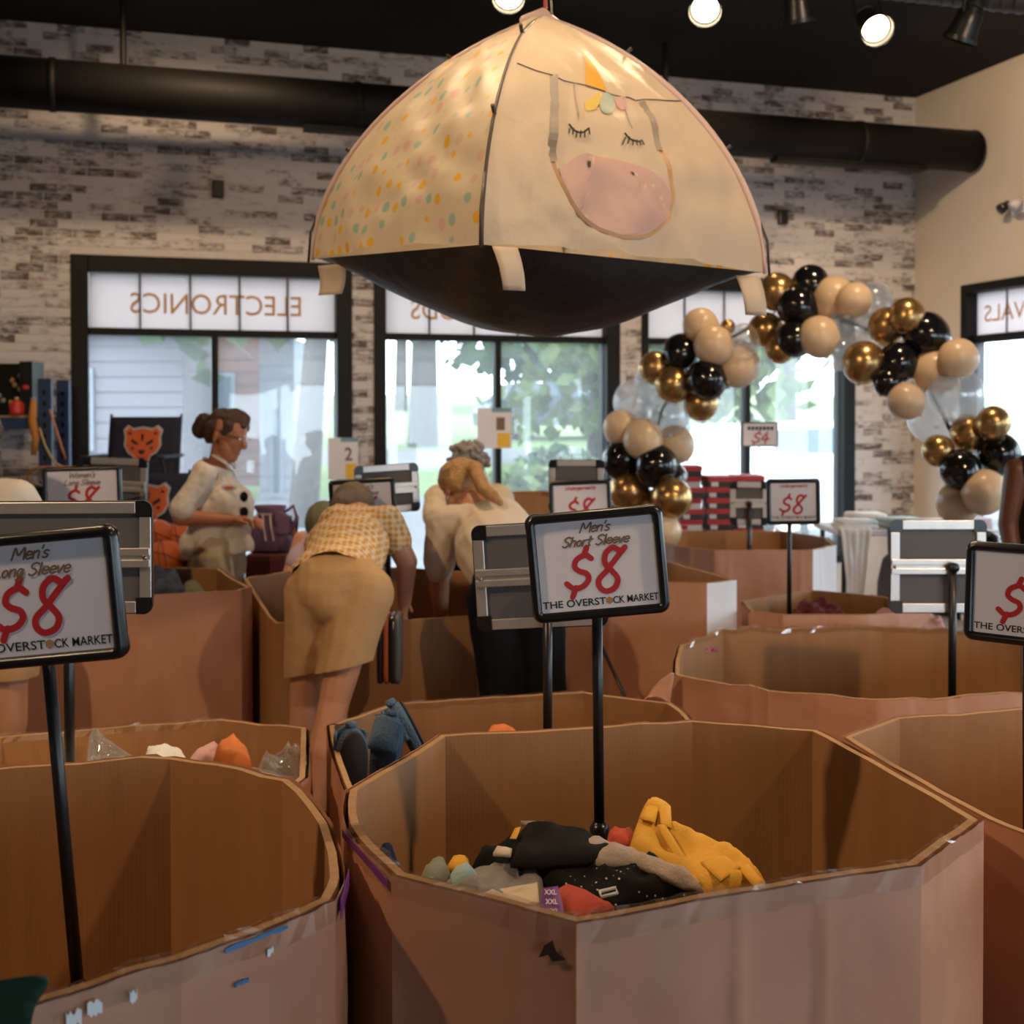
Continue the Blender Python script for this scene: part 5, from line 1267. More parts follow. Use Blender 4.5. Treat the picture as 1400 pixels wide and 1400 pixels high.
fuse('shirt', sh, 'shirt_white', w1, .009, 4, wrinkle=.009, wscale=14, cut=[(q(0, 0, .885), (0.12, 0, -1)), (q(-.05, 0, 1.415), (.5, 0, 1))])
mb = MB()
for s in (-1, 1): mb.quad(q(.075, .015*s, 1.405), q(.115, .06*s, 1.345), q(.105, .10*s, 1.375), q(.02, .085*s, 1.43))
o = part('collar', mb, 'shirt_white', w1); o.modifiers.new('t', 'SOLIDIFY').thickness = .008
fuse('shorts', [(q(.02, 0, .93), q(.02, 0, .84), .155, .16, ((0, 1, 0), 1.08)), (q(.02, -.085, .84), q(.02, -.095, .50), .125, .115), (q(.02, .085, .84), q(.02, .095, .50), .125, .115)], 'shorts_pale', w1, .010, 4, wrinkle=.008, cut=[(q(0, 0, .50), (0, 0, -1))])
hr = [(hq(-.03, 0, .05), hq(.01, 0, .062), .088, .080), (hq(.05, 0, .095), hq(.082, .02, .072), .028, .018), (hq(.045, -.045, .08), hq(.07, -.045, .058), .028, .015), (hq(.03, .06, .05), hq(.02, .07, .02), .03, .02), (hq(-.05, -.05, .02), hq(-.06, -.03, -.03), .045, .035), (hq(-.05, .05, .02), hq(-.06, .03, -.03), .045, .035),
      (hq(-.125, 0, .02), hq(-.135, 0, -.015), .058, .05), (hq(.045, -.03, .095), hq(.0, -.02, .115), .04, .03)]
fuse('hair', hr, 'hair_brown', w1, .008, 3, wrinkle=.006, wscale=30)
mb = MB()
for s in (-1, 1):
    mb.tube([hq(.100, .032*s + .020*math.cos(a), .008 + .015*math.sin(a)) for a in [2*PI*k/12 for k in range(12)]], .0022, 6, closed=True)
    mb.tube([hq(.098, .052*s, .012), hq(.0, .088*s, .014)], .002, 6)
mb.tube([hq(.103, -.012, .01), hq(.103, .012, .01)], .002, 6); part('glasses', mb, 'chrome', w1)
mb = MB(); mb.lathe([(.001, 0), (.032, 0), (.032, .006), (.001, .008)], 14, fn=lambda p: q(.12, -.135, 1.255)+V3((p.x*1.35+p.z*.3, -p.z, p.y*.55))); o = part('name_badge', mb, 'poster', w1)
mb = MB(); mb.lathe([(.001, 0), (.022, 0), (.001, .002)], 12, fn=lambda p: q(.122, -.144, 1.255)+V3((p.x*1.2, -p.z, p.y*.4))); part('badge_print', mb, 'cloth_orange', o)
for k, zz in enumerate((1.205, 1.125)):
    mb = MB(); mb.lathe([(.001, 0), (.026, 0), (.028, .004), (.001, .006)], 14, fn=lambda p, zz=zz: q(.19, -.11, zz)+V3((p.x*.8+p.z, -p.z*1.5, p.y))); part('sunglass_lens', mb, 'lens_dark', w1, label='dark sunglasses hanging on the shirt')
for s in (-1, 1): shoe(q(-.02, .09*s, 0), (1, 0, 0), w1)

# --- shopper in the patterned blouse bending into the bin, seen from behind
def px3(x, y, Y): return PD(x, y, Y)
Yb = 4.72; hip = px3(462, 800, Yb)
w2 = thing('person', (hip.x, hip.y, 0), 'shopper in a yellow patterned blouse and khaki shorts bending over a bin', 'person')
neck = px3(490, 712, 5.16); hdc = px3(482, 700, 5.30)
hc, hq2 = head_caps(hdc, (.0, .55, -.83), (.0, .83, .55), 1.0)
shL, shR = px3(462, 716, 5.12), px3(528, 714, 5.10)
hipL, hipR = hip + V3((-.085, .02, -.03)), hip + V3((.085, -.02, -.03))
elR, wrR = px3(556, 768, 5.10), px3(553, 822, 5.17)
kneeR, ftR = px3(458, 955, 4.66), V3((hip.x-.10, 4.62, .0))
kneeL, ftL = px3(416, 960, 4.84), V3((hip.x-.14, 4.86, .0))
skin = hc + [(neck, hdc + V3((0, -.02, .0)), .055, .055), (hip, (hip+neck)/2, .13, .12), ((hip+neck)/2, neck, .12, .08), (shR, elR, .052, .046), (elR, wrR, .044, .030), (shL, px3(425, 770, 5.2), .05, .042), (px3(425, 770, 5.2), px3(412, 800, 5.3), .042, .03)]
skin += hand_caps(wrR, (-.1, .35, -.9), (-.9, .1, .1), 1.0, .5, 1)
skin += hand_caps(px3(412, 800, 5.3), (.2, .4, -.8), (.9, 0, 0), 1.0, .5, 1)
for h_, k_, f_ in ((hipR, kneeR, ftR), (hipL, kneeL, ftL)):
    an = f_ + V3((0, 0, .08)); mid = (k_*.62+an*.38) + V3((0, -.03, 0))
    skin += [(h_, k_, .092, .060), (k_, mid, .058, .062), (mid, an, .060, .036), (an, f_+V3((0, .12, .035)), .036, .03)]
fuse('body', skin, 'skin_light', w2, .0062, 3)
bl = [(hip+V3((0, .02, .03)), hip.lerp(neck, .5)+V3((0, 0, .02)), .158, .160, ((0, 0, 1), .85)), (hip.lerp(neck, .5), neck+V3((0, -.05, -.03)), .155, .09), (shL, shR, .075, .075), (hip+V3((-.05, .05, .0)), hip+V3((-.05, .22, .0)), .15, .13), (shR, shR.lerp(elR, .42), .078, .072), (shL, px3(440, 745, 5.16), .08, .075),
      (hip+V3((.12, .02, -.02)), px3(520, 812, 4.88), .07, .045)]
ax = (neck-hip).normalized()
fuse('blouse', bl, 'patterned', w2, .009, 4, wrinkle=.010, wscale=9, cut=[(hip+V3((0, .0, 0)), V3((-.15, -1, -.55)).normalized())])
thR, thL = hipR.lerp(kneeR, .62), hipL.lerp(kneeL, .72)
shs = [(hip+V3((-.04, 0, .0)), hip+V3((.04, 0, .0)), .135, .135), (hip+V3((0, .08, .02)), hip+V3((0, .0, -.03)), .14, .14), (hipR+V3((.01, 0, 0)), hipR.lerp(kneeR, .85), .118, .098), (hipL+V3((-.015, 0, 0)), hipL.lerp(kneeL, .9), .112, .085)]
fuse('shorts', shs, 'shorts_khaki', w2, .0085, 4, wrinkle=.007, wscale=7, cut=[(px3(450, 918, 4.6), (.22, -.1, -1))])
fuse('hair', [(hq2(-.02, 0, .04), hq2(.005, 0, .05), .094, .090), (hq2(-.05, .03, -.01), hq2(-.05, -.03, -.02), .065, .062), (hq2(-.01, .05, .02), hq2(.0, .06, -.01), .05, .04), (hq2(-.01, -.05, .02), hq2(.0, -.06, -.01), .05, .04)], 'hair_ash', w2, .008, 3, wrinkle=.004, wscale=40)
for f_ in (ftR, ftL): shoe(f_, (0, 1, 0), w2)
# her shoulder bag
bp = px3(531, 885, 4.86)
bag = thing('shoulder_bag', bp+V3((0, 0, -.12)), 'flat black and orange shoulder bag hanging at the hip of the patterned blouse', 'bag')
for k, (dx, m, nm) in enumerate(((-.036, 'black_plastic', 'back_panel'), (-.012, 'bag_orange', 'front_panel'), (.012, 'black_plastic', 'side_panel'), (.03, 'grey_panel', 'outer_pocket'))):
    mb = MB(); O2 = rrect(.19, .27, .05); mb.poly([bp + V3((dx+y*.10*0, x, y)) for x, y in O2], (.02, 0, 0)); bevel(part(nm, mb, m, bag), .006)
mb = MB(); mb.tube([bp+V3((.0, -.06, .13)), px3(528, 800, 4.80), px3(520, 748, 4.95), px3(500, 712, 5.02)], .006, 8); part('strap', mb, 'black_plastic', bag)

# --- woman with the blond ponytail
Yc = 4.95; hip = px3(704, 806, Yc)
w3 = thing('person', (hip.x, hip.y, 0), 'woman with a blond ponytail in a pale shirt and black trousers leaning over a bin', 'person')
neck = px3(648, 694, 5.42); hdc = px3(630, 668, 5.50)
hc, hq3 = head_caps(hdc, (-.55, .65, -.52), (-.2, .45, .87), 1.0)
shL, shR = px3(606, 716, 5.36), px3(690, 706, 5.30)
elL, wrL = px3(600, 790, 5.38), px3(603, 842, 5.44); elR = px3(700, 780, 5.45); wrR = px3(690, 830, 5.55)
ft = [V3((hip.x-.02, Yc-.02, 0)), V3((hip.x+.16, Yc+.04, 0))]
skin = hc + [(neck, hdc, .055, .055), (hip, hip.lerp(neck, .5), .13, .12), (hip.lerp(neck, .5), neck, .12, .08), (shL, elL, .055, .047), (elL, wrL, .047, .032), (shR, elR, .05, .044), (elR, wrR, .044, .03)] + hand_caps(wrL, (.05, .3, -.9), (.9, 0, 0), 1.0, .5, 1) + hand_caps(wrR, (0, .3, -.9), (.9, 0, 0), 1.0, .5, -1)
for k, f_ in enumerate(ft):
    h_ = hip + V3((-.085 if k == 0 else .085, 0, -.04)); kn = (h_+f_)/2 + V3((0, .02, .02)); skin += [(h_, kn, .09, .06), (kn, f_+V3((0, 0, .07)), .058, .036), (f_+V3((0, 0, .06)), f_+V3((-.02, .12, .035)), .036, .03)]
fuse('body', skin, 'skin_light', w3, .0062, 3)
fuse('shirt', [(hip+V3((0, .04, .02)), hip.lerp(neck, .5), .155, .165), (hip.lerp(neck, .5), neck+V3((.02, -.05, -.05)), .155, .10), (shL, shR, .078, .078), (hip.lerp(neck, .3)+V3((.06, 0, 0)), hip.lerp(neck, .7)+V3((.09, 0, -.02)), .14, .13), (shL, shL.lerp(elL, .82), .074, .070), (shR, elR, .075, .07)], 'shirt_oat', w3, .009, 4, wrinkle=.012, wscale=8, cut=[(hip+V3((0, .0, -.03)), (.45, -.5, -.75))])
tr = [(hip+V3((-.03, 0, 0)), hip+V3((.03, 0, 0)), .15, .15)]
for k, f_ in enumerate(ft): h_ = hip + V3((-.085 if k == 0 else .085, 0, -.04)); kn = (h_+f_)/2 + V3((0, .02, .02)); tr += [(h_, kn, .115, .085), (kn, f_+V3((0, 0, .08)), .085, .065)]
fuse('trousers', tr, 'trousers_black', w3, .010, 4, wrinkle=.006)
fuse('hair', [(hq3(-.025, 0, .04), hq3(.005, 0, .055), .094, .090), (hq3(-.05, .05, .0), hq3(-.05, -.05, .0), .05, .05), (hq3(-.10, 0, .03), hq3(-.13, 0, .03), .035, .035), (hq3(-.13, 0, .03), px3(660, 668, 5.26), .032, .030), (px3(660, 668, 5.26), px3(672, 676, 5.22), .031, .027), (px3(672, 676, 5.22), px3(684, 688, 5.20), .027, .014)], 'hair_blond', w3, .0075, 2, wrinkle=.005, wscale=40)
mb = MB(); c = hq3(-.112, 0, .03); mb.lathe([(.03, -.006), (.037, 0), (.03, .006)], 12, fn=lambda p: c + p); part('hair_tie', mb, 'trousers_black', w3, True)
for f_ in ft: shoe(f_, (-.2, 1, 0), w3, 'top_black')

# --- grey-haired shopper facing the camera, head bowed
Yd = 6.95; hip = V3((px3(645, 700, Yd).x, Yd, .95))
w4 = thing('person', (hip.x, hip.y, 0), 'grey curly haired person in a cream vest bending toward the camera', 'person')
hdc = px3(640, 640, 6.55); neck = px3(642, 662, 6.68); shL, shR = px3(600, 682, 6.72), px3(682, 682, 6.72)
hc, hq4 = head_caps(hdc, (0, -.75, -.66), (0, -.66, .75), 1.0)
skin = hc + [(neck, hdc, .055, .055), (hip, neck, .13, .09), (shL, px3(592, 722, 6.62), .05, .045), (px3(592, 722, 6.62), px3(602, 765, 6.45), .044, .03), (shR, px3(694, 722, 6.62), .05, .045), (px3(694, 722, 6.62), px3(676, 765, 6.45), .044, .03)] + hand_caps(px3(602, 765, 6.45), (.2, -.4, -.8), (1, 0, 0)) + hand_caps(px3(676, 765, 6.45), (-.2, -.4, -.8), (1, 0, 0), side=-1)
for s in (-1, 1): f_ = V3((hip.x+.1*s, Yd, 0)); skin += [(hip+V3((.085*s, 0, -.04)), V3((f_.x, Yd-.03, .48)), .09, .06), (V3((f_.x, Yd-.03, .48)), f_+V3((0, 0, .07)), .058, .036), (f_+V3((0, 0, .06)), f_+V3((0, -.12, .035)), .036, .03)]
fuse('body', skin, 'skin_light', w4, .0068, 3)
fuse('vest', [(hip+V3((0, -.02, .0)), hip.lerp(neck, .6), .165, .165), (hip.lerp(neck, .6), neck+V3((0, .05, -.02)), .165, .11), (shL, shR, .088, .088), (shL, shL.lerp(px3(592, 722, 6.62), .55), .082, .078), (shR, shR.lerp(px3(694, 722, 6.62), .55), .082, .078)], 'vest_cream', w4, .010, 4, wrinkle=.010)
fuse('trousers', [(hip, hip+V3((0, 0, -.05)), .15, .15)] + [(hip+V3((.085*s, 0, -.04)), V3((hip.x+.1*s, Yd, .06)), .12, .075) for s in (-1, 1)], 'trousers_black', w4, .012, 3)
rh = random.Random(4); hr = [(hq4(-.02, 0, .04), hq4(.0, 0, .05), .092, .09)]
for k in range(120):
    d = V3((rh.gauss(0, 1), rh.gauss(0, 1), rh.gauss(0, 1))).normalized()
    if d.dot(hq4(1, 0, -.2)-hq4(0, 0, 0)) > .45: continue
    hr.append((hq4(-.01, 0, .045)+d*.085, hq4(-.01, 0, .045)+d*rh.uniform(.094, .112), .017, .015))
fuse('hair', hr, 'hair_grey', w4, .005, 1, wrinkle=.004, wscale=60)
for s in (-1, 1): shoe(V3((hip.x+.1*s, Yd, 0)), (0, -1, 0), w4, 'top_black')

# --- shopper at the left edge
Ye = 4.62; c = px3(-28, 640, Ye); c.z = 0
w5 = thing('person', (c.x, c.y, 0), 'shopper in a white top cut off by the left edge behind the signs', 'person')
q = lambda x, y, z: c + V3((x, y, z))
hc, hq5 = head_caps(q(-.05, .08, 1.53), (.1, .9, -.35), (0, .3, .95)); skin = hc + [(q(0, 0, 1.35), q(-.05, .07, 1.5), .055, .052), (q(0, 0, .95), q(0, .0, 1.3), .13, .11), (q(.13, 0, 1.30), q(.15, .14, 1.08), .05, .045), (q(.15, .14, 1.08), q(.1, .36, 1.03), .044, .03), (q(-.17, 0, 1.31), q(-.2, .12, 1.06), .05, .045), (q(-.2, .12, 1.06), q(-.12, .36, 1.03), .044, .03)] + hand_caps(q(.1, .36, 1.03), (-.1, 1, -.1), (0, 0, 1)) + hand_caps(q(-.12, .36, 1.03), (.1, 1, -.1), (0, 0, 1), side=-1)
for s in (-1, 1): skin += [(q(.085*s, 0, .9), q(.10*s, 0, .48), .095, .068), (q(.10*s, 0, .48), q(.10*s, -.02, .3), .062, .062), (q(.10*s, -.02, .3), q(.09*s, 0, .08), .058, .037), (q(.09*s, 0, .06), q(.09*s, .12, .035), .036, .03)]
fuse('body', skin, 'skin_light', w5, .0068, 3)
fuse('shirt', [(q(0, 0, .93), q(0, 0, 1.18), .16, .16), (q(0, 0, 1.18), q(0, 0, 1.30), .16, .12), (q(-.125, 0, 1.31), q(.125, 0, 1.31), .085, .085), (q(.14, 0, 1.31), q(.155, .09, 1.16), .085, .08), (q(-.14, 0, 1.31), q(-.175, .07, 1.16), .085, .08)], 'shirt_white', w5, .009, 4, wrinkle=.008, cut=[(q(0, 0, .86), (0, 0, -1))])
fuse('shorts', [(q(0, 0, .9), q(0, 0, .84), .155, .155), (q(.09, 0, .84), q(.10, 0, .68), .122, .115), (q(-.09, 0, .84), q(-.10, 0, .68), .122, .115)], 'shorts_khaki', w5, .010, 4, cut=[(q(0, 0, .66), (0, 0, -1))])
fuse('hair', [(hq5(-.025, 0, .04), hq5(.005, 0, .055), .094, .090), (hq5(-.05, 0, .0), hq5(-.06, 0, -.08), .08, .07)], 'hair_brown', w5, .008, 2, wrinkle=.005, wscale=40)
for s in (-1, 1): shoe(q(.09*s, 0, 0), (0, 1, 0), w5)

# --- shopper at the right edge
Yf = 5.75; c = px3(1434, 640, Yf); c.z = 0
w6 = thing('person', (c.x, c.y, 0), 'dark-skinned arm and black sleeveless top of a shopper cut off by the right edge', 'person')
hc, hq6 = head_caps(q(.0, -.06, 1.60), (-.2, -.9, -.35), (0, -.3, .95)); skin = hc + [(q(0, 0, 1.40), q(0, -.04, 1.55), .055, .052), (q(0, 0, .95), q(0, .0, 1.3), .12, .10), (q(-.145, 0, 1.37), q(-.175, .02, 1.12), .060, .050), (q(-.175, .02, 1.12), q(-.165, -.06, .86), .05, .034), (q(.165, 0, 1.36), q(.225, .02, 1.12), .062, .052), (q(.225, .02, 1.12), q(.14, -.2, 1.02), .05, .034)] + hand_caps(q(-.165, -.06, .86), (.1, -.2, -1), (1, 0, 0)) + hand_caps(q(.14, -.2, 1.02), (-.3, -1, -.1), (0, 0, 1), side=-1)
for s in (-1, 1): skin += [(q(.085*s, 0, .9), q(.10*s, 0, .48), .095, .066), (q(.10*s, 0, .48), q(.09*s, 0, .08), .06, .037), (q(.09*s, 0, .06), q(.09*s, -.12, .035), .036, .03)]
fuse('body', skin, 'skin_dark', w6, .0068, 3)
fuse('top', [(q(0, 0, .93), q(0, 0, 1.18), .16, .155), (q(0, 0, 1.18), q(0, 0, 1.31), .155, .12), (q(-.09, 0, 1.37), q(.09, 0, 1.37), .082, .082)], 'top_black', w6, .010, 4, wrinkle=.006)
fuse('trousers', [(q(0, 0, .93), q(0, 0, .85), .15, .15)] + [(q(.085*s, 0, .86), q(.095*s, 0, .07), .115, .075) for s in (-1, 1)], 'trousers_black', w6, .012, 3)
fuse('hair', [(hq6(-.025, 0, .04), hq6(.005, 0, .055), .096, .092), (hq6(-.05, 0, .0), hq6(-.06, 0, -.08), .09, .08)], 'top_black', w6, .009, 2)
for s in (-1, 1): shoe(q(.09*s, 0, 0), (0, -1, 0), w6, 'top_black')

# --- shopper in an olive cap, mostly hidden
Yg = 6.6; c = px3(455, 700, Yg); c.z = 0
w7 = thing('person', (c.x, c.y, 0), 'shopper in an olive cap and lilac top half hidden behind the patterned blouse', 'person')
hc, hq7 = head_caps(q(.0, -.28, 1.06), (0, -.6, -.8), (0, -.8, .6)); skin = hc + [(q(0, -.1, 1.0), q(0, -.24, 1.05), .055, .055), (q(0, .22, .92), q(0, -.06, 1.0), .12, .10), (q(-.15, -.08, .98), q(-.2, -.2, .78), .048, .042), (q(.15, -.08, .98), q(.2, -.2, .78), .048, .042), (q(-.2, -.2, .78), q(-.16, -.36, .68), .042, .03), (q(.2, -.2, .78), q(.16, -.36, .68), .042, .03)] + hand_caps(q(-.16, -.36, .68), (0, -.7, -.7), (1, 0, 0)) + hand_caps(q(.16, -.36, .68), (0, -.7, -.7), (1, 0, 0), side=-1)
for s in (-1, 1): skin += [(q(.08*s, .24, .86), q(.09*s, .2, .46), .085, .058), (q(.09*s, .2, .46), q(.09*s, .24, .08), .055, .036), (q(.09*s, .24, .06), q(.09*s, .12, .035), .036, .03)]
fuse('body', skin, 'skin_light', w7, .0068, 3)
fuse('shirt', [(q(0, .2, .92), q(0, .05, .98), .15, .15), (q(0, .05, .98), q(0, -.08, .99), .15, .11), (q(-.11, -.07, .97), q(.11, -.07, .97), .065, .065), (q(-.13, -.08, .96), q(-.17, -.15, .86), .058, .056), (q(.13, -.08, .96), q(.17, -.15, .86), .058, .056)], 'shirt_lilac', w7, .010, 4, wrinkle=.008)
fuse('trousers', [(q(0, .24, .9), q(0, .24, .84), .145, .145)] + [(q(.08*s, .24, .84), q(.09*s, .24, .07), .11, .075) for s in (-1, 1)], 'cloth_navy', w7, .012, 3)
fuse('cap', [(hq7(-.02, 0, .05), hq7(.01, 0, .055), .098, .096), (hq7(.07, -.03, .05), hq7(.07, .03, .05), .035, .035), (hq7(.12, -.03, .045), hq7(.12, .03, .045), .012, .012)], 'cloth_olive', w7, .008, 2)
for s in (-1, 1): shoe(q(.09*s, .24, 0), (0, -1, 0), w7)

# ================================================================== things along the windows
mat('rack_blue', (.015, .035, .10), .5); mat('wood_board', (.34, .2, .1), .7, var=.3, scale=9); mat('bottle_red', (.5, .03, .03), .35); mat('strap_orange', (.45, .17, .03), .7); mat('strap_yellow', (.42, .32, .12), .7)
mat('cable_silver', (.30, .28, .28), .4, .4, var=.5, scale=30)
Yr = 8.0; xl, xr = PD(-95, 560, Yr).x, PD(70, 560, Yr).x; zb = 1.625
rack = thing('storage_rack', ((xl+xr)/2, Yr, 0), 'blue steel storage rack against the brick wall at the left edge', 'shelf')
for y in (Yr, Yr+.32):
    for x in (xl, xr-.085):
        mb = MB(); mb.box((x, y, 0), (x+.085, y+.045, 1.875)); p = bevel(part('upright', mb, 'rack_blue', rack), .004)
        for k in range(12): mb = MB(); mb.box((x+.032, y-.003, 1.0+k*.07), (x+.052, y, 1.03+k*.07)); part('slot', mb, 'frame_black', p)
    for z in (zb-.075, .9): mb = MB(); mb.box((xl, y-.006, z), (xr-.085, y+.03, z+.075)); part('beam', mb, 'rack_blue', rack)
for z in (zb, .975): mb = MB(); mb.box((xl, Yr, z), (xr-.085, Yr+.35, z+.014)); part('shelf_board', mb, 'wood_board', rack)
def carton(px0, px1, py, Y, d, m, label, name='boxed_tool', zf=None):
    a, b = PD(px0, py, Y), PD(px1, py, Y); z = zb+.0145 if zf is None else zf
    e = thing(name, ((a.x+b.x)/2, Y, z), label, 'box'); mb = MB(); mb.box((a.x, Y, z), (b.x, Y+d, a.z)); bevel(part('carton', mb, m, e), .004)
    return e, a, b, z
e, a, b, z = carton(26, 44, 494, Yr+.03, .2, 'black_plastic', 'tall black box with a red spot on the blue rack')
mb = MB(); mb.lathe([(.001, 0), (.022, 0), (.001, .003)], 14, fn=lambda p: V3(((a.x+b.x)/2+p.x, Yr+.03-p.z, 1.82+p.y*.7))); part('red_emblem', mb, 'bottle_red', e)
e, a, b, z = carton(-30, 24, 497, Yr+.1, .18, 'frame_black', 'wide dark box of parts beside the tall black box on the rack')
rr = random.Random(2)
for k in range(7):
    mb = MB(); cx, cz = a.x+.12+rr.random()*.16, z+.05+rr.random()*.22; mb.lathe([(.001, 0), (.018, 0), (.014, .006), (.001, .008)], 10, fn=lambda p: V3((cx+p.x, Yr+.1-p.z, cz+p.y))); part('printed_part', mb, rr.choice(['cable_silver', 'strap_yellow', 'logo_box']), e)
p = PD(23, 560, Yr+.02); p.z = zb+.0145
e = thing('red_jug', p, 'red jug on the front of the blue rack', 'jug')
mb = MB(); mb.lathe([(.046, 0), (.052, .02), (.052, .075), (.03, .10), (.016, .108)], 18, fn=lambda q_: q_*0.9+p); part('jug_body', mb, 'bottle_red', e, True)
mb = MB(); mb.lathe([(.016, .106), (.016, .13)], 12, fn=lambda q_: q_*.9+p); part('cap', mb, 'strap_yellow', e, True)
pts = [PD(x, y, Yr-.02) for x, y in ((46, 548), (44, 575), (49, 600), (46, 622))]
e = thing('orange_strap', pts[-1], 'wide orange strap hanging from the blue rack', 'strap')
mb = MB(); mb.tube(pts, [.02, .028, .024, .018], 8); part('webbing', mb, 'strap_orange', e, True); mb = MB(); mb.lathe([(.022, 0), (.022, .02)], 8, fn=lambda q_: q_+pts[0]); part('ratchet', mb, 'cable_silver', e)
for k, (pp, m, lab) in enumerate(([((54, 585), (62, 610), (74, 632), (90, 640)), 'strap_yellow', 'thin pale cord curving below the orange strap'], [((68, 560), (76, 585), (84, 610), (90, 628)), 'strap_orange', 'thin brown cord hanging right of the blue upright'])):
    mb = MB(); mb.tube([PD(x, y, Yr-.05-.02*k) for x, y in pp], .007, 7); solo('hanging_cord', mb, m, lab, 'cord', smooth=True)
c = PD(78, 652, Yr-.12); e = thing('cable_coil', c+V3((0, 0, -.1)), 'heap of coiled silver jumper cables below the blue rack', 'cable')
for k in range(7):
    mb = MB(); r0 = .06+.012*k; ph = rr.uniform(0, 6)
    mb.tube([c + V3((math.cos(a_)*r0*1.3 + rr.uniform(-.004, .004), math.sin(a_+ph)*.05, math.sin(a_)*r0*.55+.01*math.sin(3*a_))) for a_ in [2*PI*j/20 for j in range(20)]], .007, 6, closed=True); part('cable_loop', mb, 'cable_silver' if k % 3 else 'strap_orange', e, True)
mb = MB(); mb.box((c.x-.18, Yr-.25, 0), (c.x+.05, Yr-.03, c.z-.058)); o = solo('tool_crate', mb, 'frame_black', 'dark crate under the coiled silver cables', 'crate'); bevel(o, .006)

# camp chairs with the bear emblem
mat('chair_navy', (.008, .011, .030), .8, bump=.2, bscale=200); mat('emblem_orange', (.55, .10, .02), .7); mat('emblem_grey', (.40, .40, .44), .7)
BEAR = [(-.95, .72), (-.72, .95), (-.45, .8), (0, .88), (.45, .8), (.72, .95), (.95, .72), (.86, .4), (.9, .02), (.7, -.32), (.42, -.5), (.32, -.92), (.12, -1.0), (-.12, -1.0), (-.32, -.92), (-.42, -.5), (-.7, -.32), (-.9, .02), (-.86, .4)]
def camp_chair(x, y, z, w, rz, label):
    e = thing('camp_chair', (x, y, z), label, 'chair', 'navy camp chairs'); e.rotation_euler = (0, 0, rz)
    L = dict(parent=e, local=True)
    mb = MB(); mb.grid(lambda u, v: V3(((u-.5)*w, .16+.09*v-.03*math.sin(PI*u), .44+.44*v)), 10, 8); o = part('backrest', mb, 'chair_navy', smooth=True, **L); o.modifiers.new('t', 'SOLIDIFY').thickness = .012
    f = lambda X, Yy, l: V3((X*.125, .16+.09*((.69+Yy*.13-.44)/.44)-.03*math.sin(PI*(X*.125/w+.5))-.008-l, .69+Yy*.13))
    for sc, m, l in ((1.12, 'emblem_grey', .018), (1.0, 'emblem_orange', .020)):
        mb = MB(); mb.poly([f(a*sc, b*sc, l) for a, b in BEAR]); part('bear_emblem', mb, m, o, local=True)
    for poly in ([(-.55, .35), (-.2, .12), (-.28, .02), (-.6, .2)], [(.55, .35), (.2, .12), (.28, .02), (.6, .2)], [(-.2, -.22), (.2, -.22), (.1, -.42), (-.1, -.42)], [(-.62, -.02), (-.4, -.1), (-.5, -.24)], [(.62, -.02), (.4, -.1), (.5, -.24)], [(-.8, .6), (-.66, .75), (-.58, .55)], [(.8, .6), (.66, .75), (.58, .55)], [(-.2, -.6), (.2, -.6), (.16, -.8), (-.16, -.8)], [(-.08, .6), (.08, .6), (.04, .25), (-.04, .25)]):
        mb = MB(); mb.poly([f(a, b, .022) for a, b in poly]); part('emblem_line', mb, 'chair_navy', o, local=True)
    mb = MB(); mb.grid(lambda u, v: V3(((u-.5)*w, -.26+.44*v, .43-.03*math.sin(PI*u)*math.sin(PI*v))), 8, 8); o = part('seat', mb, 'chair_navy', smooth=True, **L); o.modifiers.new('t', 'SOLIDIFY').thickness = .012
    for s in (-1, 1):
        for a_, b_ in (((s*w*.52, -.26, 0), (s*w*.52, .18, .46)), ((s*w*.52, .2, 0), (s*w*.52, -.26, .62)), ((s*w*.5, .16, .44), (s*w*.5, .26, .90))):
            mb = MB(); mb.tube([a_, b_], .010, 8); part('leg', mb, 'black_metal', **L)
        mb = MB(); mb.box((s*w*.52-.025, -.28, .615), (s*w*.52+.025, .2, .635)); bevel(part('armrest', mb, 'chair_navy', **L), .006)
def table(x0, x1, y0, y1, h, top, label, name='display_table'):
    e = thing(name, ((x0+x1)/2, (y0+y1)/2, 0), label, 'table')
    mb = MB(); mb.box((x0, y0, h-.035), (x1, y1, h)); bevel(part('table_top', mb, top, e), .006)
    for x in (x0+.05, x1-.05):
        for y in (y0+.05, y1-.05): mb = MB(); mb.tube([(x, y, 0), (x, y, h-.03)], .016, 8); part('leg', mb, 'black_metal', e)
    return e
tc = PD(180, 600, 8.05).x
table(tc-.42, tc+.45, 7.83, 8.42, .745, 'poster', 'white display table under the upper navy camp chair')
camp_chair(tc, 8.12, .746, .47, .0, 'navy camp chair with an orange bear emblem raised up behind the left signs')
tc2 = PD(196, 600, 7.4).x
table(tc2-.34, tc2+.34, 7.08, 7.68, .40, 'wood_board', 'low wooden platform carrying the lower navy camp chair', 'low_platform')
camp_chair(tc2, 7.38, .401, .47, .1, 'lower navy camp chair in front of the white display table')

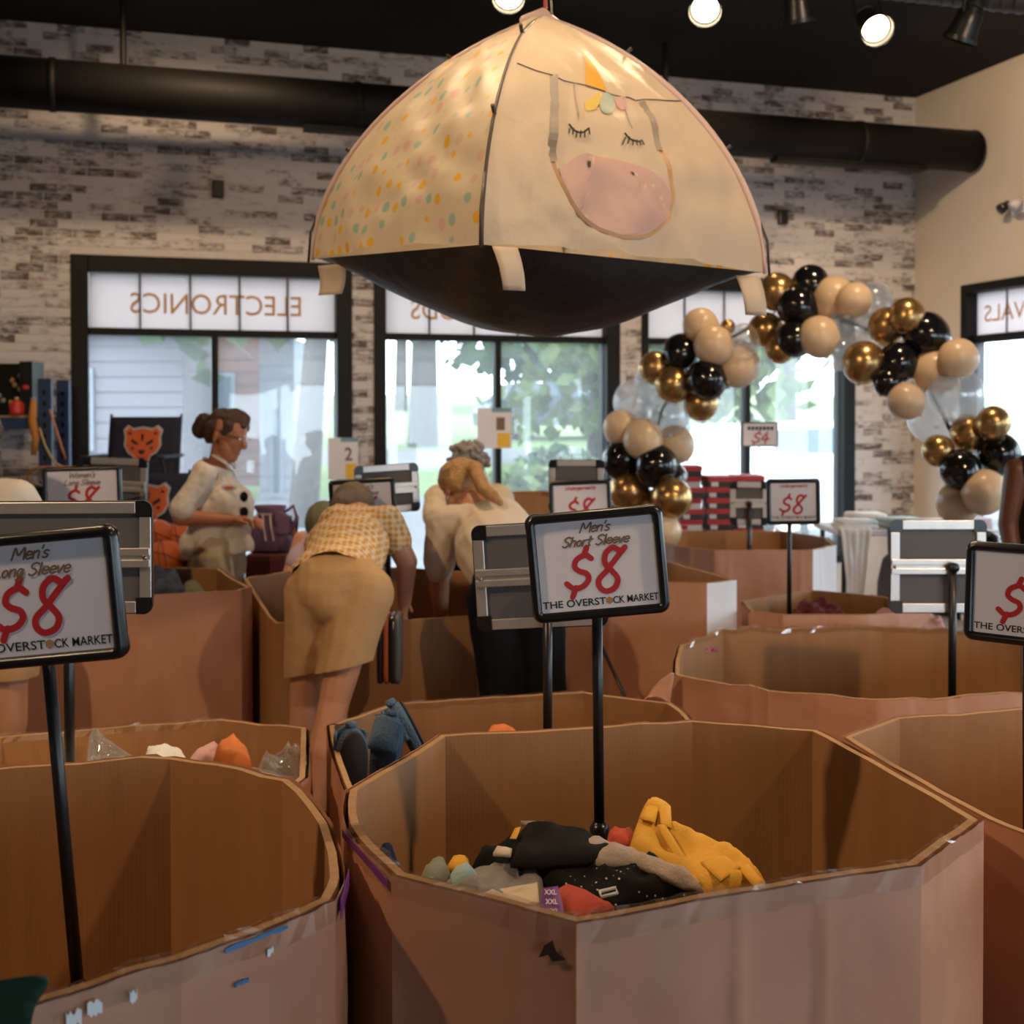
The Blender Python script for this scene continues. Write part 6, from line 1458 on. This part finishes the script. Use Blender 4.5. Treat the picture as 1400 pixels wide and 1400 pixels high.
# basketballs in a box
mat('ball_orange', (.62, .13, .03), .55, bump=.3, bscale=300)
bx0 = PD(222, 700, 6.75)
e = thing('ball_box', (bx0.x-.16, 6.72, 0), 'maroon box holding orange basketballs beside the standing woman', 'box')
mat('maroon', (.10, .018, .022), .85, bump=.2, bscale=120)
for nm, lo, hi in (('side', (-.42, 6.5, 0), (-.40, 6.95, .80)), ('side', (.10, 6.5, 0), (.12, 6.95, .80)), ('side', (-.40, 6.5, 0), (.10, 6.52, .80)), ('side', (-.40, 6.93, 0), (.10, 6.95, .80)), ('bottom', (-.40, 6.52, .60), (.10, 6.93, .62))):
    mb = MB(); mb.box((bx0.x+lo[0], lo[1], lo[2]), (bx0.x+hi[0], hi[1], hi[2])); part(nm, mb, 'maroon', e)
def ball(px, py, Y, label):
    c = PD(px, py, Y); r = .108
    e = thing('basketball', c+V3((0, 0, -r)), label, 'ball', 'orange basketballs')
    mb = MB(); mb.lathe([(max(.001, r*math.sin(PI*k/18)), -r*math.cos(PI*k/18)) for k in range(19)], 28, fn=lambda p: p+c); part('ball_skin', mb, 'ball_orange', e, True)
    for k in range(4):
        n1 = V3((1, .3*k, .2)).normalized() if k < 2 else V3((.3, .5, 1 if k == 2 else -.6)).normalized(); x = n1.orthogonal().normalized(); y = n1.cross(x); off = 0 if k != 3 else .05
        R_ = math.sqrt(r*r-off*off)+.0006; mb = MB(); mb.tube([c+n1*off+(x*math.cos(a_)+y*math.sin(a_))*R_ for a_ in [2*PI*j/32 for j in range(32)]], .0022, 5, closed=True); part('seam', mb, 'ink_black', e)
ball(214, 737, 6.80, 'orange basketball at the back left of the box'); ball(243, 741, 6.86, 'orange basketball half hidden by the standing woman'); ball(226, 766, 6.64, 'orange basketball nearest the front of the box')

# purple backpack on a maroon hamper
mat('backpack_purple', (.16, .085, .17), .7, bump=.3, bscale=90); mat('drawstring', (.65, .55, .55), .7)
bc = PD(368, 755, 6.95); hz = bc.z
e = thing('fabric_hamper', (bc.x, 6.98, 0), 'maroon fabric hamper under the purple backpack', 'hamper')
mb = MB(); mb.lathe([(.135, 0), (.155, .05), (.165, hz-.04), (.158, hz-.001)], 4, fn=lambda p: V3((bc.x+(p.x-p.y)*.72, 6.98+(p.x+p.y)*.72, p.z))); bevel(part('hamper_body', mb, 'maroon', e), .015)
mb = MB(); mb.tube([(bc.x-.05, 6.82, hz-.1), (bc.x-.04, 6.8, hz-.17), (bc.x+.04, 6.8, hz-.17), (bc.x+.05, 6.82, hz-.1)], .008, 8); part('handle', mb, 'maroon', e)
e = thing('backpack', (bc.x, 6.98, hz), 'purple drawstring backpack standing beside the woman hands', 'backpack')
mb = MB()
def bpk(p):
    a = math.atan2(p.y, p.x); f = 1+.05*math.sin(9*a)*max(0, (p.z-.12)/.15); return V3((bc.x+p.x*f, 6.98+p.y*.75*f, hz+p.z))
mb.lathe([(.115, .003), (.128, .02), (.12, .08), (.108, .14), (.085, .19), (.07, .215), (.09, .25), (.084, .262)], 36, fn=bpk); part('bag_body', mb, 'backpack_purple', e, True)
mb = MB(); mb.tube([bpk(V3((.073*math.cos(a_), .073*math.sin(a_), .215))) for a_ in [2*PI*k/20 for k in range(20)]], .006, 6, closed=True); part('drawstring', mb, 'drawstring', e)
for dx in (-.03, .012): mb = MB(); mb.tube([(bc.x+dx, 6.92, hz+.215), (bc.x+dx+.01, 6.885, hz+.15), (bc.x+dx+.025, 6.88, hz+.07)], .006, 6); part('string_end', mb, 'drawstring', e)
mb = MB(); mb.grid(lambda u, v: V3((bc.x+.03+.10*u, 6.91-.02*math.sin(PI*u), hz+.23-.10*v-.03*u+.02*math.sin(4*v+u*3))), 6, 6); o = part('flap', mb, 'backpack_purple', e, True); o.modifiers.new('t', 'SOLIDIFY').thickness = .012
mb = MB(); mb.tube([(bc.x+.08, 6.95, hz+.22), (bc.x+.14, 6.93, hz+.26), (bc.x+.16, 6.92, hz+.2), (bc.x+.12, 6.93, hz+.1)], .010, 8); part('shoulder_strap', mb, 'backpack_purple', e, True)
bt = PD(402, 745, 7.25)
e = thing('dark_stand', (bt.x, 7.25, 0), 'narrow dark folding stand right of the purple backpack', 'stand')
for s in (-1, 1):
    mb = MB(); mb.tube([(bt.x+.05*s, 7.2, 0), (bt.x-.02*s, 7.25, PD(402, 705, 7.25).z)], .010, 8); part('leg', mb, 'black_metal', e)
mb = MB(); mb.box((bt.x-.05, 7.22, bt.z), (bt.x+.05, 7.28, bt.z+.02)); part('shelf', mb, 'black_metal', e)
mb = MB(); mb.lathe([(.022, 0), (.024, .05), (.01, .09), (.008, .12)], 12, fn=lambda p: V3((bt.x, 7.25, bt.z+.0205))+p); solo('bottle', mb, 'strap_orange', 'small amber bottle on the narrow dark stand', 'bottle', smooth=True)

# shoe boxes on a table beyond the arch
mat('box_red', (.45, .025, .03), .5); mat('box_black', (.02, .018, .02), .5); mat('box_white', (.66, .64, .66), .5)
tx0, tx1 = 1.0, 1.95
table(tx0, tx1, 8.12, 8.75, .80, 'poster', 'display table carrying the red shoe boxes')
bk = {}
def shoe_box(x, y, z, w, d, h, rz, label, alt):
    e = thing('shoe_box', (x, y, z), label, 'shoe box', 'red shoe boxes'); e.rotation_euler = (0, 0, rz)
    for nm, lo, hi, m in (('carton', (-w/2, -d/2, 0), (w/2, d/2, h*.62), 'box_black' if alt else 'box_white'), ('lid', (-w/2-.004, -d/2-.004, h*.55), (w/2+.004, d/2+.004, h), 'box_red'), ('label_sticker', (-w*.4, -d/2-.002, h*.1), (-w*.12, -d/2, h*.5), 'box_white' if alt else 'box_red')):
        key = (nm, alt, w, d, h)
        if key not in bk: mb = MB(); mb.box(lo, hi); bk[key] = mesh_of(mb, nm, m)
        link(nm, bk[key], e)
ords = ['lowest', 'second', 'third', 'fourth', 'fifth', 'sixth', 'seventh']
x1, x2, x3 = PD(940, 680, 8.35).x, PD(978, 680, 8.35).x, PD(1016, 680, 8.45).x
for k in range(7): shoe_box(x1, 8.33, .801+k*.071, .15, .30, .0705, rr.uniform(-.15, .15), ords[k]+' red shoe box in the stack nearest the arch foot', k % 2 == 0)
for k in range(6): shoe_box(x2+.01, 8.35, .801+k*.071, .165, .30, .0705, rr.uniform(-.06, .06), ords[k]+' red shoe box in the middle stack', True)
for k in range(6): shoe_box(x3+.02, 8.45, .801+k*.071, .19, .30, .0705, rr.uniform(-.05, .05), ords[k]+' red shoe box in the stack behind the grey backed sign', k % 2 == 1)
# small four dollar sign on a wire stem
p = PD(1039, 594, 8.5); e = thing('table_sign', (p.x, 8.62, .801), 'small white four dollar sign standing above the red shoe boxes', 'sign')
mb = MB(); mb.box((p.x-.125, 8.5, p.z-.085), (p.x+.125, 8.512, p.z+.085)); part('frame', mb, 'grey_panel', e)
mb = MB(); mb.box((p.x-.115, 8.496, p.z-.075), (p.x+.115, 8.5, p.z+.075)); po = part('poster', mb, 'poster', e)
mb = MB(); write(mb, '$4', p.x, p.z-.06, .075, .011, lambda a, b, z: V3((a, 8.4955-z, b)), .15); part('price_lettering', mb, 'ink_red', po, fix=False)
mb = MB()
for k in range(7): x = p.x-.085+k*.026; mb.quad((x, 8.4955, p.z+.03), (x+.02, 8.4955, p.z+.03), (x+.02, 8.4955, p.z+.055), (x, 8.4955, p.z+.055))
part('title_strip', mb, 'ink_black', po, fix=False)
mb = MB(); mb.tube([(p.x, 8.52, p.z-.08), (p.x, 8.62, p.z-.2), (p.x, 8.62, .805)], .005, 6); part('stem', mb, 'chrome', e); mb = MB(); mb.box((p.x-.04, 8.57, .801), (p.x+.04, 8.67, .807)); part('foot', mb, 'black_metal', e)

# clothes table at the right
zt = .925
table(2.0, 3.05, 7.62, 8.25, zt, 'poster', 'clothes table in front of the brick pier at the right')
def folded(x, y, z, w, d, h, m, label, rz=0, name='folded_shirt'):
    e = thing(name, (x, y, z), label, 'shirt', 'folded clothes on the right table'); e.rotation_euler = (0, 0, rz)
    for k in range(2):
        mb = MB(); O2 = rrect(w*(1-.05*k), d*(1-.05*k), .02); n = len(O2); hh = h/2
        for t, s in ((0, .97), (.3, 1), (.7, 1), (1, .95)): mb.v += [V3((a*s, b*s, hh*k+hh*t+.004*noise.noise(V3((a*9, b*9, x*7+k))))) for a, b in O2]
        for j in range(3):
            for i in range(n): mb.face((j*n+i, j*n+(i+1) % n, (j+1)*n+(i+1) % n, (j+1)*n+i))
        mb.face(range(n)); mb.face([3*n+i for i in range(n)][::-1]); part('fold', mb, m, e, True, local=True)
mat('cloth_mint', (.45, .58, .55), .8, bump=.2, bscale=140); mat('bag_slate', (.10, .12, .16), .7, bump=.3, bscale=60)
for k, (x, y, w, h, m, lab) in enumerate(((2.16, 7.83, .24, .05, 'cloth_white', 'white folded shirt at the left end of the right table'), (2.44, 7.82, .25, .06, 'cloth_mint', 'mint folded shirt next to the white one on the right table'), (2.72, 7.84, .24, .045, 'cloth_white', 'white folded shirt in the middle of the right table'), (2.92, 7.84, .14, .06, 'box_red', 'dark red folded shirt at the right end of the right table'), (2.3, 8.09, .24, .07, 'cloth_white', 'taller white folded shirt at the back of the right table'))):
    folded(x, y, zt+.001, w, .24, h, m, lab, rr.uniform(-.1, .1))
def drape(x0, x1, m, label, l, name, cat, seed):
    mb = MB()
    def f(u, v):
        a = v*(.14+l); x = x0+(x1-x0)*u
        w = .012*math.sin(u*14+seed)+.01*noise.noise(V3((u*5, v*4, seed)))
        if a < .14: return V3((x, 7.75-a, zt+.010+abs(w)*.5))
        b = a-.14; return V3((x+(u-.5)*-.25*b, 7.602-abs(w)-.006, zt+.004-b))
    mb.grid(f, 18, 26); o = solo(name, mb, m, label, cat, None, True); o.modifiers.new('t', 'SOLIDIFY').thickness = .006
drape(2.005, 2.20, 'cloth_white', 'white trousers draped over the front edge of the right table', .40, 'white_trousers', 'trousers', 1)
e = thing('slate_bag', (2.33, 7.5, .30), 'slate blue bag hanging from the right table edge', 'bag')
mb = MB(); mb.lathe([(.02, .30), (.10, .32), (.125, .42), (.12, .60), (.09, .74), (.03, .80)], 24, fn=lambda p: V3((2.33+p.x, 7.51+p.y*.55, p.z+.02))); part('bag_body', mb, 'bag_slate', e, True)
mb = MB(); mb.tube([(2.28, 7.51, .80), (2.29, 7.56, zt+.012), (2.37, 7.56, zt+.012), (2.38, 7.51, .80)], .008, 8); part('strap', mb, 'black_plastic', e)
mb = MB(); mb.box((2.25, 7.43, .42), (2.41, 7.45, .56)); bevel(part('pocket', mb, 'cloth_navy', e), .012)

# flyers taped to the windows
mat('flyer_blue', (.16, .28, .36), .6); mat('flyer_yellow', (.72, .42, .03), .6)
def flyer(s0, s1, z0, z1, d, digit, label):
    e = thing('window_flyer', BW((s0+s1)/2, d, z0), label, 'flyer'); w = s1-s0
    mb = MB(); mb.box((s0, d, z0), (s1, d+.004, z1), fn=BW); p = part('sheet', mb, 'poster', e)
    for nm, a, b, c, dd, m in (('yellow_block', .58, .95, .02, .38, 'flyer_yellow'), ('blue_header', .42, 1.0, .90, 1.0, 'flyer_blue')):
        mb = MB(); mb.box((s0+w*a, d+.004, z0+(z1-z0)*c), (s0+w*b, d+.0055, z0+(z1-z0)*dd), fn=BW); part(nm, mb, m, p)
    v, f, _ = text_geo(digit, .02); mb = MB(); mb.add([BW(s0+w*(.55+.25*x), d+.0056, z0+(z1-z0)*(.45+.32*y)) for x, y in v], f); part('digit', mb, 'ink_brown', p, fix=False)
def s_of(px): return min((abs(BW(k/200, 0, 0).x/BW(k/200, 0, 0).y*F_PX+700-px), k/200) for k in range(-300, 1150))[1]
for a, b, y0, y1, dg, lab in ((447, 488, 598, 655, '2', 'white flyer with a brown 2 and yellow block beside the left window'), (654, 701, 558, 613, '1', 'white flyer with a brown 1 and yellow block on the middle window mullion')):
    s0, s1 = s_of(a), s_of(b); Y = BW((s0+s1)/2, 0, 0).y; flyer(s0, s1, EYE-(y1-570.8)/F_PX*Y, EYE-(y0-570.8)/F_PX*Y, .035 if dg == '2' else -.028, dg, lab)

# thin black rod leaning at the foot of the kraft bin
a = PD(812, 861, 5.22); b = PD(853, 950, 5.16); d = (b-a); b2 = a + d*((a.z-.006)/(a.z-b.z)); mb = MB(); mb.tube([a, b2], .008, 8)
e = thing('leaning_rod', b2, 'thin black rod leaning against the kraft bin below the Short Sleeve sign', 'rod'); part('shaft', mb, 'black_metal', e, True)
mb = MB(); mb.lathe([(.012, 0), (.014, .02), (.009, .035)], 10, fn=lambda p: p+b2+Vector((0, 0, -.004))); part('rubber_foot', mb, 'black_plastic', e, True)
